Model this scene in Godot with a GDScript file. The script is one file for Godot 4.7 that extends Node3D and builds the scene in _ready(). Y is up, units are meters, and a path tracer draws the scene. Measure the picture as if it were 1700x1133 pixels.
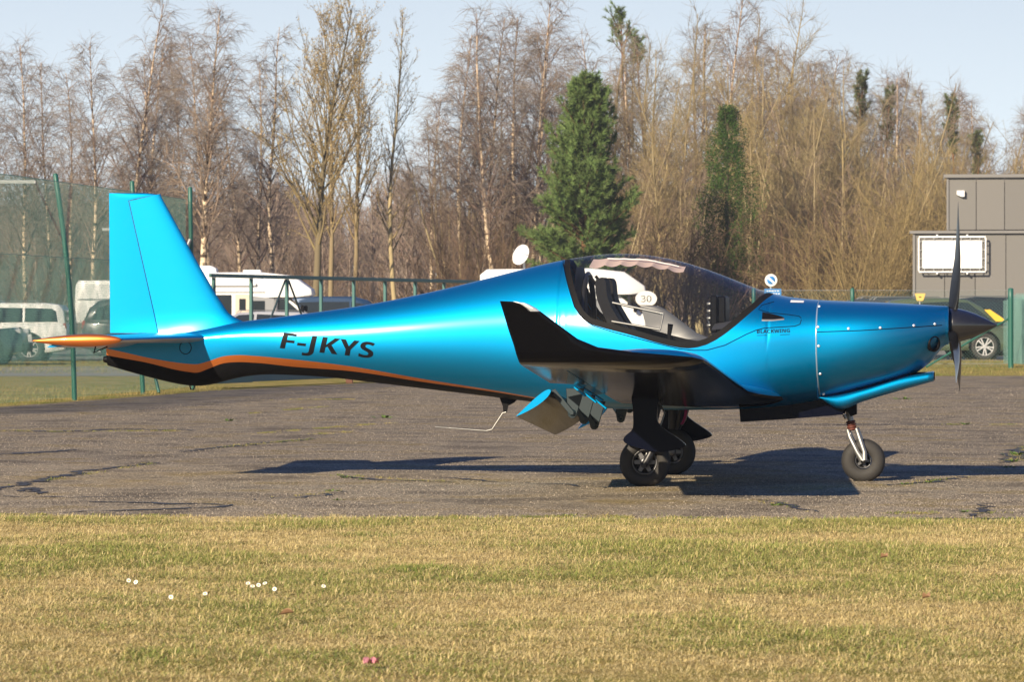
extends Node3D
# A light aircraft parked on an old asphalt apron, seen with a long lens. Metres, y up.
# The aircraft lives in its own axes: u = forward along its nose, h = height, w = towards the camera side.

const YAW := 0.1336
const NOSE_X := 2.449
var M := {}
var used := {}
var rng := RandomNumberGenerator.new()

# ------------------------------------------------------------------ naming
func numbered(called: String) -> String:
	if not used.has(called):
		used[called] = 0
		return called
	used[called] += 1
	return "%s_%03d" % [called, used[called]]

func tag(o: Node, label: String, category := "", group := "", kind := "") -> void:
	if label: o.set_meta("label", label)
	if category: o.set_meta("category", category)
	if group: o.set_meta("group", group)
	if kind: o.set_meta("kind", kind)

func thing(called: String, label: String, category: String, at := Vector3.ZERO, turn := 0.0, group := "") -> Node3D:
	var o := Node3D.new()
	o.name = numbered(called)
	add_child(o, true)
	o.position = at
	o.rotation.y = turn
	tag(o, label, category, group)
	return o

func part(called: String, mesh: Mesh, m: Material, parent: Node, label := "") -> MeshInstance3D:
	var o := MeshInstance3D.new()
	o.mesh = mesh
	o.material_override = m
	o.name = called if parent != self else numbered(called)
	parent.add_child(o, true)
	if label: o.set_meta("label", label)
	return o

func struct(called: String, mesh: Mesh, m: Material) -> MeshInstance3D:
	var o := part(called, mesh, m, self)
	o.set_meta("kind", "structure")
	return o

func dup(root: Node3D, at: Vector3, turn: float, label: String, group := "") -> Node3D:
	var r: Node3D = root.duplicate()
	var base: String = root.get_meta("kind_name") if root.has_meta("kind_name") else String(root.name)
	r.name = numbered(base)
	add_child(r, true)
	r.position = at
	r.rotation.y = turn
	r.set_meta("label", label)
	if group: r.set_meta("group", group)
	return r

# ------------------------------------------------------------------ materials
func lin(r: float, g: float, b: float) -> Color:
	return Color(r, g, b).linear_to_srgb()

func mat(c: Color, rough := 0.6, metal := 0.0, coat := 0.0, spec := 0.5) -> StandardMaterial3D:
	var m := StandardMaterial3D.new()
	m.albedo_color = c
	m.roughness = rough
	m.metallic = metal
	m.metallic_specular = spec
	if coat > 0.0:
		m.clearcoat_enabled = true
		m.clearcoat = coat
		m.clearcoat_roughness = 0.03
	return m

func glass(c: Color, alpha: float) -> StandardMaterial3D:
	var m := StandardMaterial3D.new()
	c.a = alpha
	m.albedo_color = c
	m.transparency = BaseMaterial3D.TRANSPARENCY_ALPHA
	m.roughness = 0.02
	return m

func noise(freq: float, seed_: int, oct := 4, kind := FastNoiseLite.TYPE_SIMPLEX_SMOOTH) -> FastNoiseLite:
	var n := FastNoiseLite.new()
	n.noise_type = kind
	n.frequency = freq
	n.seed = seed_
	n.fractal_octaves = oct
	return n

func noise_tex(size: int, n: FastNoiseLite, ramp: Array) -> NoiseTexture2D:
	var t := NoiseTexture2D.new()
	t.width = size
	t.height = size
	t.seamless = true
	t.noise = n
	var g := Gradient.new()
	var offs := PackedFloat32Array()
	var cols := PackedColorArray()
	for s in ramp:
		offs.append(s[0])
		cols.append(s[1])
	g.offsets = offs
	g.colors = cols
	t.color_ramp = g
	return t

func worldtex(m: StandardMaterial3D, t: Texture2D, per_metre: float) -> void:
	m.albedo_texture = t
	m.uv1_triplanar = true
	m.uv1_world_triplanar = true
	m.uv1_scale = Vector3.ONE * per_metre

func detail(m: StandardMaterial3D, t: Texture2D, per_metre: float) -> void:
	m.detail_enabled = true
	m.detail_albedo = t
	m.detail_blend_mode = BaseMaterial3D.BLEND_MODE_MUL
	m.detail_uv_layer = BaseMaterial3D.DETAIL_UV_2
	m.uv2_triplanar = true
	m.uv2_world_triplanar = true
	m.uv2_scale = Vector3.ONE * per_metre

# ------------------------------------------------------------------ mesh helpers
func begin(smooth := true) -> SurfaceTool:
	var st := SurfaceTool.new()
	st.begin(Mesh.PRIMITIVE_TRIANGLES)
	st.set_smooth_group(0 if smooth else -1)
	return st

func fin(st: SurfaceTool) -> ArrayMesh:
	st.generate_normals()
	return st.commit()

func tri(st: SurfaceTool, a: Vector3, b: Vector3, c: Vector3) -> void:
	if a.is_equal_approx(b) or b.is_equal_approx(c) or a.is_equal_approx(c): return
	st.add_vertex(a); st.add_vertex(b); st.add_vertex(c)

func quad(st: SurfaceTool, a: Vector3, b: Vector3, c: Vector3, d: Vector3) -> void:
	tri(st, a, b, c)
	tri(st, a, c, d)

# a grid of rows of points; rows[i][j]
func grid(st: SurfaceTool, rows: Array, flip := false) -> void:
	for i in rows.size() - 1:
		var a: PackedVector3Array = rows[i]
		var b: PackedVector3Array = rows[i + 1]
		for j in a.size() - 1:
			if flip: quad(st, a[j], a[j + 1], b[j + 1], b[j])
			else: quad(st, a[j], b[j], b[j + 1], a[j + 1])

func box(st: SurfaceTool, c: Vector3, s: Vector3, bev := 0.0, t := Transform3D()) -> void:
	var h := s / 2.0
	if bev <= 0.0:
		bev = minf(minf(h.x, h.y), h.z) * 0.12
	# chamfered box: 3 face families, edges, corners
	var i := Vector3(h.x - bev, h.y - bev, h.z - bev)
	st.set_smooth_group(-1)
	for ax in 3:
		var a1 := (ax + 1) % 3
		var a2 := (ax + 2) % 3
		for sg in [-1.0, 1.0]:
			var q := []
			for k in [[-1, -1], [1, -1], [1, 1], [-1, 1]]:
				var p := Vector3.ZERO
				p[ax] = sg * h[ax]
				p[a1] = k[0] * i[a1]
				p[a2] = k[1] * i[a2]
				q.append(t * (c + p))
			if sg > 0: quad(st, q[3], q[2], q[1], q[0])
			else: quad(st, q[0], q[1], q[2], q[3])
		# edges parallel to axis ax
		for s1 in [-1.0, 1.0]:
			for s2 in [-1.0, 1.0]:
				var e := []
				for k in [[-1, 0], [1, 0], [1, 1], [-1, 1]]:
					var p := Vector3.ZERO
					p[ax] = k[0] * i[ax]
					p[a1] = s1 * (h[a1] if k[1] == 0 else i[a1])
					p[a2] = s2 * (i[a2] if k[1] == 0 else h[a2])
					e.append(t * (c + p))
				if s1 * s2 > 0: quad(st, e[3], e[2], e[1], e[0])
				else: quad(st, e[0], e[1], e[2], e[3])
	for sx in [-1.0, 1.0]:
		for sy in [-1.0, 1.0]:
			for sz in [-1.0, 1.0]:
				var p0 := t * (c + Vector3(sx * h.x, sy * i.y, sz * i.z))
				var p1 := t * (c + Vector3(sx * i.x, sy * h.y, sz * i.z))
				var p2 := t * (c + Vector3(sx * i.x, sy * i.y, sz * h.z))
				if sx * sy * sz > 0: tri(st, p2, p1, p0)
				else: tri(st, p0, p1, p2)

func box_mesh(s: Vector3, c := Vector3.ZERO, bev := 0.0) -> ArrayMesh:
	var st := begin(false)
	box(st, c, s, bev)
	return fin(st)

func tube(st: SurfaceTool, pts: Array, radii: Array, sides := 10, capped := true) -> void:
	var rows := []
	var up := Vector3.UP
	for i in pts.size():
		var d: Vector3
		if i == 0: d = pts[1] - pts[0]
		elif i == pts.size() - 1: d = pts[i] - pts[i - 1]
		else: d = (pts[i + 1] - pts[i]).normalized() + (pts[i] - pts[i - 1]).normalized()
		d = d.normalized()
		if absf(d.dot(up)) > 0.95: up = Vector3.RIGHT if absf(d.x) < 0.9 else Vector3.BACK
		var x := d.cross(up).normalized()
		var y := x.cross(d).normalized()
		up = y
		var row := PackedVector3Array()
		for k in sides + 1:
			var a := TAU * (k % sides) / sides
			row.append(pts[i] + (x * cos(a) + y * sin(a)) * radii[i])
		rows.append(row)
	st.set_smooth_group(0)
	grid(st, rows)
	if capped:
		st.set_smooth_group(-1)
		for k in sides:
			tri(st, pts[0], rows[0][k], rows[0][k + 1])
			var z: PackedVector3Array = rows[-1]
			tri(st, pts[-1], z[k + 1], z[k])

func tube_mesh(pts: Array, radii: Array, sides := 10) -> ArrayMesh:
	var st := begin()
	tube(st, pts, radii, sides)
	return fin(st)

# prof: array of Vector2(along axis, radius); axis from basis t (local x = axis)
func lathe(st: SurfaceTool, prof: Array, sides: int, t := Transform3D()) -> void:
	var rows := []
	for p in prof:
		var row := PackedVector3Array()
		for k in sides + 1:
			var a := TAU * (k % sides) / sides
			row.append(t * Vector3(p.x, cos(a) * p.y, sin(a) * p.y))
		rows.append(row)
	grid(st, rows)

func lathe_mesh(prof: Array, sides: int, t := Transform3D(), smooth := true) -> ArrayMesh:
	var st := begin(smooth)
	lathe(st, prof, sides, t)
	return fin(st)

# flat outline in (x, y), thickness along z from z0 to z1 with bevelled rims
func slab(st: SurfaceTool, outline: PackedVector2Array, z0: float, z1: float, bev := 0.004, t := Transform3D()) -> void:
	var o := outline
	if not Geometry2D.is_polygon_clockwise(o): o.reverse()
	var inner: Array = Geometry2D.offset_polygon(o, -bev)
	var face := o
	var ok: bool = inner.size() == 1 and (inner[0] as PackedVector2Array).size() == o.size()
	if ok:
		face = inner[0]
		if not Geometry2D.is_polygon_clockwise(face): face.reverse()
		# align start
		var best := 0
		var bd := 1e9
		for k in face.size():
			if face[k].distance_to(o[0]) < bd:
				bd = face[k].distance_to(o[0]); best = k
		var f2 := PackedVector2Array()
		for k in face.size(): f2.append(face[(k + best) % face.size()])
		face = f2
	var b := bev if ok else 0.0
	st.set_smooth_group(-1)
	var idx := Geometry2D.triangulate_polygon(face)
	for k in range(0, idx.size(), 3):
		var a := face[idx[k]]
		var c := face[idx[k + 1]]
		var d := face[idx[k + 2]]
		if (c - a).cross(d - a) > 0.0:
			var s := c; c = d; d = s
		tri(st, t * Vector3(a.x, a.y, z1), t * Vector3(c.x, c.y, z1), t * Vector3(d.x, d.y, z1))
		tri(st, t * Vector3(a.x, a.y, z0), t * Vector3(d.x, d.y, z0), t * Vector3(c.x, c.y, z0))
	var n := o.size()
	for k in n:
		var k2 := (k + 1) % n
		var o1 := o[k]; var o2 := o[k2]; var f1 := face[k]; var f3 := face[k2]
		if b > 0.0:
			quad(st, t * Vector3(f1.x, f1.y, z1), t * Vector3(o1.x, o1.y, z1 - b), t * Vector3(o2.x, o2.y, z1 - b), t * Vector3(f3.x, f3.y, z1))
			quad(st, t * Vector3(f1.x, f1.y, z0), t * Vector3(f3.x, f3.y, z0), t * Vector3(o2.x, o2.y, z0 + b), t * Vector3(o1.x, o1.y, z0 + b))
		quad(st, t * Vector3(o1.x, o1.y, z1 - b), t * Vector3(o1.x, o1.y, z0 + b), t * Vector3(o2.x, o2.y, z0 + b), t * Vector3(o2.x, o2.y, z1 - b))

func slab_mesh(pts: Array, z0: float, z1: float, bev := 0.004) -> ArrayMesh:
	var st := begin(false)
	slab(st, PackedVector2Array(pts), z0, z1, bev)
	return fin(st)

func sheet(pts: Array, y: float) -> ArrayMesh:
	# a flat ground sheet from (x, z) corners
	var st := begin(false)
	var p := PackedVector2Array(pts)
	var idx := Geometry2D.triangulate_polygon(p)
	st.set_normal(Vector3.UP)
	for k in range(0, idx.size(), 3):
		var a := p[idx[k]]
		var b := p[idx[k + 1]]
		var c := p[idx[k + 2]]
		if (b - a).cross(c - a) < 0.0:
			var s := b; b = c; c = s
		for q in [a, b, c]: st.add_vertex(Vector3(q.x, y, q.y))
	return st.commit()

func smooth_poly(pts: Array, steps := 4) -> Array:
	# closed Catmull-Rom through the corners
	var out := []
	var n := pts.size()
	for i in n:
		var a: Vector2 = pts[(i + n - 1) % n]
		var b: Vector2 = pts[i]
		var c: Vector2 = pts[(i + 1) % n]
		var d: Vector2 = pts[(i + 2) % n]
		for k in steps:
			out.append(b.cubic_interpolate(c, a, d, float(k) / steps))
	return out

# table of [x, v]; cubic through the rows
func curve(t: Array, x: float) -> float:
	if x <= t[0].x: return t[0].y
	if x >= t[-1].x: return t[-1].y
	var i := 0
	while t[i + 1].x < x: i += 1
	var a: Vector2 = t[i]
	var b: Vector2 = t[i + 1]
	var h := b.x - a.x
	var sl := (b.y - a.y) / h
	var ma := sl
	var mb := sl
	if i > 0:
		var p: Vector2 = t[i - 1]
		var s0 := (a.y - p.y) / (a.x - p.x)
		ma = (s0 * h + sl * (a.x - p.x)) / (b.x - p.x)
	if i + 2 < t.size():
		var q: Vector2 = t[i + 2]
		var s1 := (q.y - b.y) / (q.x - b.x)
		mb = (sl * (q.x - b.x) + s1 * h) / (q.x - a.x)
	var f := (x - a.x) / h
	var f2 := f * f
	var f3 := f2 * f
	return a.y * (2 * f3 - 3 * f2 + 1) + ma * h * (f3 - 2 * f2 + f) + b.y * (3 * f2 - 2 * f3) + mb * h * (f3 - f2)

func polyl(t: Array, x: float, before: float, after: float) -> float:
	if x < t[0].x: return before
	if x > t[-1].x: return after
	var i := 0
	while i < t.size() - 2 and t[i + 1].x < x: i += 1
	return lerpf(t[i].y, t[i + 1].y, (x - t[i].x) / (t[i + 1].x - t[i].x))

# ------------------------------------------------------------------ the aircraft: shape of the fuselage
var T_TOP := [Vector2(-5.39, 1.026), Vector2(-5.0, 1.036), Vector2(-4.77, 1.052), Vector2(-4.6, 1.085), Vector2(-4.44, 1.115), Vector2(-4.29, 1.13), Vector2(-3.98, 1.169), Vector2(-3.55, 1.228), Vector2(-3.12, 1.31), Vector2(-2.69, 1.41), Vector2(-2.47, 1.466), Vector2(-2.26, 1.518), Vector2(-2.1, 1.552), Vector2(-1.91, 1.583), Vector2(-1.7, 1.597), Vector2(-1.49, 1.584), Vector2(-1.28, 1.542), Vector2(-1.065, 1.475), Vector2(-0.854, 1.391), Vector2(-0.7, 1.327), Vector2(-0.56, 1.293), Vector2(-0.33, 1.269), Vector2(0.07, 1.253), Vector2(0.28, 1.243), Vector2(0.575, 1.225)]
var T_BOT := [Vector2(-5.39, 0.802), Vector2(-5.3, 0.776), Vector2(-5.08, 0.716), Vector2(-4.9, 0.674), Vector2(-4.77, 0.653), Vector2(-4.66, 0.657), Vector2(-4.55, 0.687), Vector2(-4.42, 0.722), Vector2(-4.29, 0.737), Vector2(-3.98, 0.732), Vector2(-3.72, 0.715), Vector2(-3.55, 0.694), Vector2(-3.12, 0.644), Vector2(-2.69, 0.594), Vector2(-2.34, 0.552), Vector2(-2.04, 0.519), Vector2(-1.62, 0.503), Vector2(-0.98, 0.501), Vector2(-0.73, 0.511), Vector2(-0.47, 0.535), Vector2(-0.285, 0.566), Vector2(-0.01, 0.638), Vector2(0.197, 0.696), Vector2(0.322, 0.738), Vector2(0.425, 0.782), Vector2(0.478, 0.84), Vector2(0.53, 0.92), Vector2(0.575, 0.956)]
var T_HALF := [Vector2(-5.39, 0.045), Vector2(-5.0, 0.085), Vector2(-4.6, 0.12), Vector2(-4.3, 0.145), Vector2(-3.98, 0.178), Vector2(-3.55, 0.232), Vector2(-3.1, 0.3), Vector2(-2.69, 0.375), Vector2(-2.3, 0.455), Vector2(-2.0, 0.515), Vector2(-1.6, 0.572), Vector2(-1.2, 0.595), Vector2(-0.8, 0.585), Vector2(-0.5, 0.56), Vector2(-0.3, 0.54), Vector2(0.0, 0.518), Vector2(0.2, 0.472), Vector2(0.34, 0.405), Vector2(0.44, 0.33), Vector2(0.52, 0.25), Vector2(0.575, 0.185)]
var T_MID := [Vector2(-5.39, 0.96), Vector2(-4.9, 0.97), Vector2(-4.4, 0.985), Vector2(-3.98, 0.97), Vector2(-3.1, 0.985), Vector2(-2.5, 1.0), Vector2(-2.0, 0.985), Vector2(-1.4, 0.95), Vector2(-0.8, 0.955), Vector2(-0.3, 0.985), Vector2(0.1, 1.0), Vector2(0.575, 1.08)]
var T_NUP := [Vector2(-5.39, 2.0), Vector2(-2.6, 2.1), Vector2(-2.0, 2.0), Vector2(-1.4, 1.9), Vector2(-0.7, 2.1), Vector2(-0.3, 2.5), Vector2(0.575, 2.7)]
var T_NLO := [Vector2(-5.39, 2.0), Vector2(-3.0, 2.1), Vector2(-2.2, 2.5), Vector2(-1.6, 3.2), Vector2(-0.8, 3.2), Vector2(-0.2, 2.4), Vector2(0.575, 2.1)]
var GLASS := [Vector2(-2.05, 1.563), Vector2(-2.038, 1.52), Vector2(-1.976, 1.343), Vector2(-1.94, 1.25), Vector2(-1.904, 1.19), Vector2(-1.846, 1.14), Vector2(-1.72, 1.105), Vector2(-1.578, 1.07), Vector2(-1.403, 1.02), Vector2(-1.3, 0.994), Vector2(-1.224, 0.979), Vector2(-1.17, 0.975), Vector2(-1.12, 0.981), Vector2(-1.06, 0.998), Vector2(-1.003, 1.027), Vector2(-0.94, 1.07), Vector2(-0.875, 1.123), Vector2(-0.742, 1.245), Vector2(-0.69, 1.3), Vector2(-0.668, 1.318)]
var STRIPE_T := [Vector2(-5.41, 0.925), Vector2(-5.35, 0.915), Vector2(-5.043, 0.851), Vector2(-4.78, 0.815), Vector2(-4.723, 0.812), Vector2(-4.64, 0.832), Vector2(-4.531, 0.867), Vector2(-4.422, 0.878), Vector2(-4.3, 0.873), Vector2(-4.109, 0.857), Vector2(-3.58, 0.798), Vector2(-3.084, 0.714), Vector2(-2.415, 0.609), Vector2(-2.2, 0.57), Vector2(-2.05, 0.53), Vector2(-2.0, 0.5)]
var STRIPE_B := [Vector2(-5.41, 0.88), Vector2(-5.35, 0.868), Vector2(-5.122, 0.829), Vector2(-4.78, 0.757), Vector2(-4.723, 0.752), Vector2(-4.64, 0.779), Vector2(-4.531, 0.818), Vector2(-4.435, 0.828), Vector2(-4.3, 0.824), Vector2(-4.026, 0.797), Vector2(-3.58, 0.764), Vector2(-3.084, 0.692), Vector2(-2.415, 0.599), Vector2(-2.2, 0.562), Vector2(-2.05, 0.525), Vector2(-2.0, 0.5)]

func ring(u: float) -> Dictionary:
	return {"u": u, "top": eased(T_TOP, u, 0.1), "bot": eased(T_BOT, u, 0.07), "a": spline(T_HALF, u), "mid": spline(T_MID, u), "nu": spline(T_NUP, u), "nl": spline(T_NLO, u)}

var bends := {}
func spline(t: Array, x: float) -> float:
	# natural cubic spline: no jumps in curvature
	var n := t.size()
	var key := hash(t)
	if not bends.has(key):
		var m := PackedFloat64Array()
		var c := PackedFloat64Array()
		m.resize(n); c.resize(n)
		for i in range(1, n - 1):
			var h0: float = t[i].x - t[i - 1].x
			var h1: float = t[i + 1].x - t[i].x
			var d: float = 6.0 * ((t[i + 1].y - t[i].y) / h1 - (t[i].y - t[i - 1].y) / h0)
			var p := 2.0 * (h0 + h1) - h0 * c[i - 1]
			c[i] = h1 / p
			m[i] = (d - h0 * m[i - 1]) / p
		for i in range(n - 2, 0, -1): m[i] -= c[i] * m[i + 1]
		bends[key] = m
	x = clampf(x, t[0].x, t[-1].x)
	var k := 0
	while k < n - 2 and t[k + 1].x < x: k += 1
	var mm: PackedFloat64Array = bends[key]
	var h: float = t[k + 1].x - t[k].x
	var a: float = (t[k + 1].x - x) / h
	var b := 1.0 - a
	return a * t[k].y + b * t[k + 1].y + ((a * a * a - a) * mm[k] + (b * b * b - b) * mm[k + 1]) * h * h / 6.0

func eased(t: Array, u: float, r: float) -> float:
	# the table's curve, softened so that its curvature has no jumps
	if u - 2.0 * r < t[0].x or u + 2.0 * r > t[-1].x:
		r = maxf(0.0, minf(u - t[0].x, t[-1].x - u)) / 2.0
	return (curve(t, u - 2.0 * r) + curve(t, u + 2.0 * r)) / 16.0 + (curve(t, u - r) + curve(t, u + r)) / 4.0 + curve(t, u) * 0.375

func ring_point(r: Dictionary, t: float, shrink := 1.0) -> Vector3:
	# t: 1 at the top, 0 at the widest, -1 at the bottom
	var k := absf(t) * PI / 2.0
	var n: float = r.nu if t >= 0.0 else r.nl
	var s := pow(sin(k), 2.0 / n)
	var c := pow(maxf(cos(k), 0.0), 2.0 / n)
	if absf(t) > 0.9999: c = 0.0
	var h: float = r.mid + (r.top - r.mid) * s if t >= 0.0 else r.mid - (r.mid - r.bot) * s
	return Vector3(r.u, lerpf(r.mid, h, shrink), r.a * c * shrink)

func ring_t(r: Dictionary, h: float) -> float:
	if h >= r.top: return 1.0
	if h <= r.bot: return -1.0
	if h >= r.mid:
		return asin(pow((h - r.mid) / (r.top - r.mid), r.nu / 2.0)) / (PI / 2.0)
	return -asin(pow((r.mid - h) / (r.mid - r.bot), r.nl / 2.0)) / (PI / 2.0)

func on_side(u: float, h: float, out := 0.0025) -> Vector3:
	var r := ring(u)
	var p := ring_point(r, ring_t(r, h))
	# push outwards along the section's normal
	var e := 0.01
	var a := ring_point(r, clampf(ring_t(r, h) + e, -1, 1))
	var b := ring_point(r, clampf(ring_t(r, h) - e, -1, 1))
	var d := (a - b)
	var n := Vector3(0, -d.z, d.y).normalized()
	if n.z < 0: n = -n
	return p + n * out

func seal_bottom(u: float) -> float:
	var best := 9.0
	var r := 0.042
	for k in 25:
		var dv := -r + 2.0 * r * k / 24.0
		var g := polyl(GLASS, u + dv, 9.0, 9.0)
		if g < 8.0: best = minf(best, g - sqrt(r * r - dv * dv))
	return best

func ribbon(pts: Array, width: float, out := 0.002, side := 1.0) -> ArrayMesh:
	var st := begin()
	var dense := []
	for i in pts.size() - 1:
		var n := maxi(1, int(pts[i].distance_to(pts[i + 1]) / 0.02))
		for k in n: dense.append(pts[i].lerp(pts[i + 1], float(k) / n))
	dense.append(pts[-1])
	for s in [side]:
		var ra := PackedVector3Array()
		var rb := PackedVector3Array()
		var ro := PackedVector3Array()
		for i in dense.size():
			var d: Vector2 = (dense[mini(i + 1, dense.size() - 1)] - dense[maxi(i - 1, 0)]).normalized()
			var q := Vector2(-d.y, d.x) * width / 2.0
			var a := on_side(dense[i].x + q.x, dense[i].y + q.y, 0.0004)
			var o := on_side(dense[i].x, dense[i].y, out)
			var b := on_side(dense[i].x - q.x, dense[i].y - q.y, 0.0004)
			for v in [[ra, a], [ro, o], [rb, b]]:
				v[0].append(Vector3(v[1].x, v[1].y, v[1].z * s))
		grid(st, [ra, ro, rb], s < 0)
	return fin(st)

func both_ribbons(called: String, pts: Array, width: float, m: Material, root: Node) -> void:
	for s in [1.0, -1.0]: part(called, ribbon(pts, width, 0.002, s), m, root)

func split_tri(st: SurfaceTool, a: Vector2, b: Vector2, c: Vector2, how: Callable, longest: float, depth := 0) -> void:
	var ab := a.distance_to(b)
	var bc := b.distance_to(c)
	var ca := c.distance_to(a)
	var m := maxf(ab, maxf(bc, ca))
	if m < longest or depth > 14:
		tri(st, how.call(a), how.call(b), how.call(c))
	elif m == ab:
		var p := (a + b) / 2; split_tri(st, a, p, c, how, longest, depth + 1); split_tri(st, p, b, c, how, longest, depth + 1)
	elif m == bc:
		var p := (b + c) / 2; split_tri(st, a, b, p, how, longest, depth + 1); split_tri(st, a, p, c, how, longest, depth + 1)
	else:
		var p := (c + a) / 2; split_tri(st, a, b, p, how, longest, depth + 1); split_tri(st, p, b, c, how, longest, depth + 1)

func glyphs(text: String, bold: bool, face := "Droid Sans") -> Array:
	# triangles of a line of lettering in a unit box
	var tm := TextMesh.new()
	var f := SystemFont.new()
	f.font_names = PackedStringArray([face])
	f.font_weight = 700 if bold else 400
	tm.font = f
	tm.text = text
	tm.font_size = 96
	tm.pixel_size = 0.01
	tm.depth = 0.0
	tm.curve_step = 2.0
	var arr := tm.surface_get_arrays(0)
	var v: PackedVector3Array = arr[Mesh.ARRAY_VERTEX]
	var ix: PackedInt32Array = arr[Mesh.ARRAY_INDEX] if arr[Mesh.ARRAY_INDEX] != null else PackedInt32Array(range(v.size()))
	var lo := Vector2(1e9, 1e9)
	var hi := -lo
	for p in v:
		lo = Vector2(minf(lo.x, p.x), minf(lo.y, p.y))
		hi = Vector2(maxf(hi.x, p.x), maxf(hi.y, p.y))
	var out := []
	for k in ix:
		out.append(Vector2((v[k].x - lo.x) / (hi.x - lo.x), (v[k].y - lo.y) / (hi.y - lo.y)))
	return out

func lettering(text: String, bold: bool, bl: Vector2, br: Vector2, tr: Vector2, tl: Vector2, longest := 0.03) -> ArrayMesh:
	var st := begin()
	var g := glyphs(text, bold)
	var aspect := (br - bl).length() / (tl - bl).length()
	var how := func(q: Vector2) -> Vector3:
		var p := bl.lerp(br, q.x / aspect).lerp(tl.lerp(tr, q.x / aspect), q.y)
		return on_side(p.x, p.y, 0.002)
	for k in range(0, g.size(), 3):
		split_tri(st, g[k] * Vector2(aspect, 1), g[k + 1] * Vector2(aspect, 1), g[k + 2] * Vector2(aspect, 1), how, longest / (tl - bl).length())
	return fin(st)

func flat_lettering(text: String, bold: bool, w: float, h: float, z: float, c := Vector2.ZERO) -> ArrayMesh:
	var st := begin(false)
	var g := glyphs(text, bold)
	for k in range(0, g.size(), 3):
		var q := []
		for i in 3: q.append(Vector3(c.x + (g[k + i].x - 0.5) * w, c.y + (g[k + i].y - 0.5) * h, z))
		tri(st, q[0], q[1], q[2])
	return fin(st)

# ------------------------------------------------------------------ aerofoils
func sec(le: Vector3, te: Vector3, n: Vector3, t: float, camber := 0.0) -> Dictionary:
	return {"le": le, "te": te, "n": n.normalized(), "t": t, "c": camber}

func sec_mix(a: Dictionary, b: Dictionary, f: float) -> Dictionary:
	return {"le": a.le.lerp(b.le, f), "te": a.te.lerp(b.te, f), "n": a.n.lerp(b.n, f).normalized(), "t": lerpf(a.t, b.t, f), "c": lerpf(a.c, b.c, f)}

func foil(s: Dictionary, x: float, side: float, out := 0.0) -> Vector3:
	var ch: float = s.le.distance_to(s.te)
	var y: float = 5.0 * s.t * (0.2969 * sqrt(x) - 0.126 * x - 0.3516 * x * x + 0.2843 * x * x * x - 0.1026 * x * x * x * x)
	var cam: float = s.c * 4.0 * x * (1.0 - x)
	return s.le.lerp(s.te, x) + s.n * ((side * y + cam) * ch + side * out)

func foil_xs(x0: float, x1: float, n: int) -> Array:
	var o := []
	for k in n + 1:
		var f := float(k) / n
		if x0 < 0.001: f = 1.0 - cos(f * PI / 2.0)
		o.append(lerpf(x0, x1, f))
	return o

# skin of one side of a loft
func foil_skin(st: SurfaceTool, secs: Array, x0: float, x1: float, side: float, n := 14, out := 0.0) -> void:
	var rows := []
	for s in secs:
		var row := PackedVector3Array()
		for x in foil_xs(x0, x1, n): row.append(foil(s, x, side, out))
		rows.append(row)
	grid(st, rows, side < 0)

func foil_end(st: SurfaceTool, s: Dictionary, x0: float, x1: float, n := 14) -> void:
	st.set_smooth_group(-1)
	var a := PackedVector3Array()
	var b := PackedVector3Array()
	for x in foil_xs(x0, x1, n):
		a.append(foil(s, x, 1.0)); b.append(foil(s, x, -1.0))
	grid(st, [a, b])
	st.set_smooth_group(0)

func foil_spar(st: SurfaceTool, secs: Array, x: float) -> void:
	st.set_smooth_group(-1)
	var a := PackedVector3Array()
	var b := PackedVector3Array()
	for s in secs:
		a.append(foil(s, x, 1.0)); b.append(foil(s, x, -1.0))
	grid(st, [a, b])
	st.set_smooth_group(0)

func foil_solid(secs: Array, x0: float, x1: float, n := 14) -> ArrayMesh:
	var st := begin()
	foil_skin(st, secs, x0, x1, 1.0, n)
	foil_skin(st, secs, x0, x1, -1.0, n)
	foil_end(st, secs[0], x0, x1, n)
	foil_end(st, secs[-1], x0, x1, n)
	if x0 > 0.001: foil_spar(st, secs, x0)
	if x1 < 0.999: foil_spar(st, secs, x1)
	return fin(st)

func mirrored(secs: Array) -> Array:
	var o := []
	for s in secs:
		o.append({"le": s.le * Vector3(1, 1, -1), "te": s.te * Vector3(1, 1, -1), "n": s.n * Vector3(1, 1, -1), "t": s.t, "c": s.c})
	return o

func fl(p: Vector3, s: float) -> Vector3:
	return Vector3(p.x, p.y, p.z * s)

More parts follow.
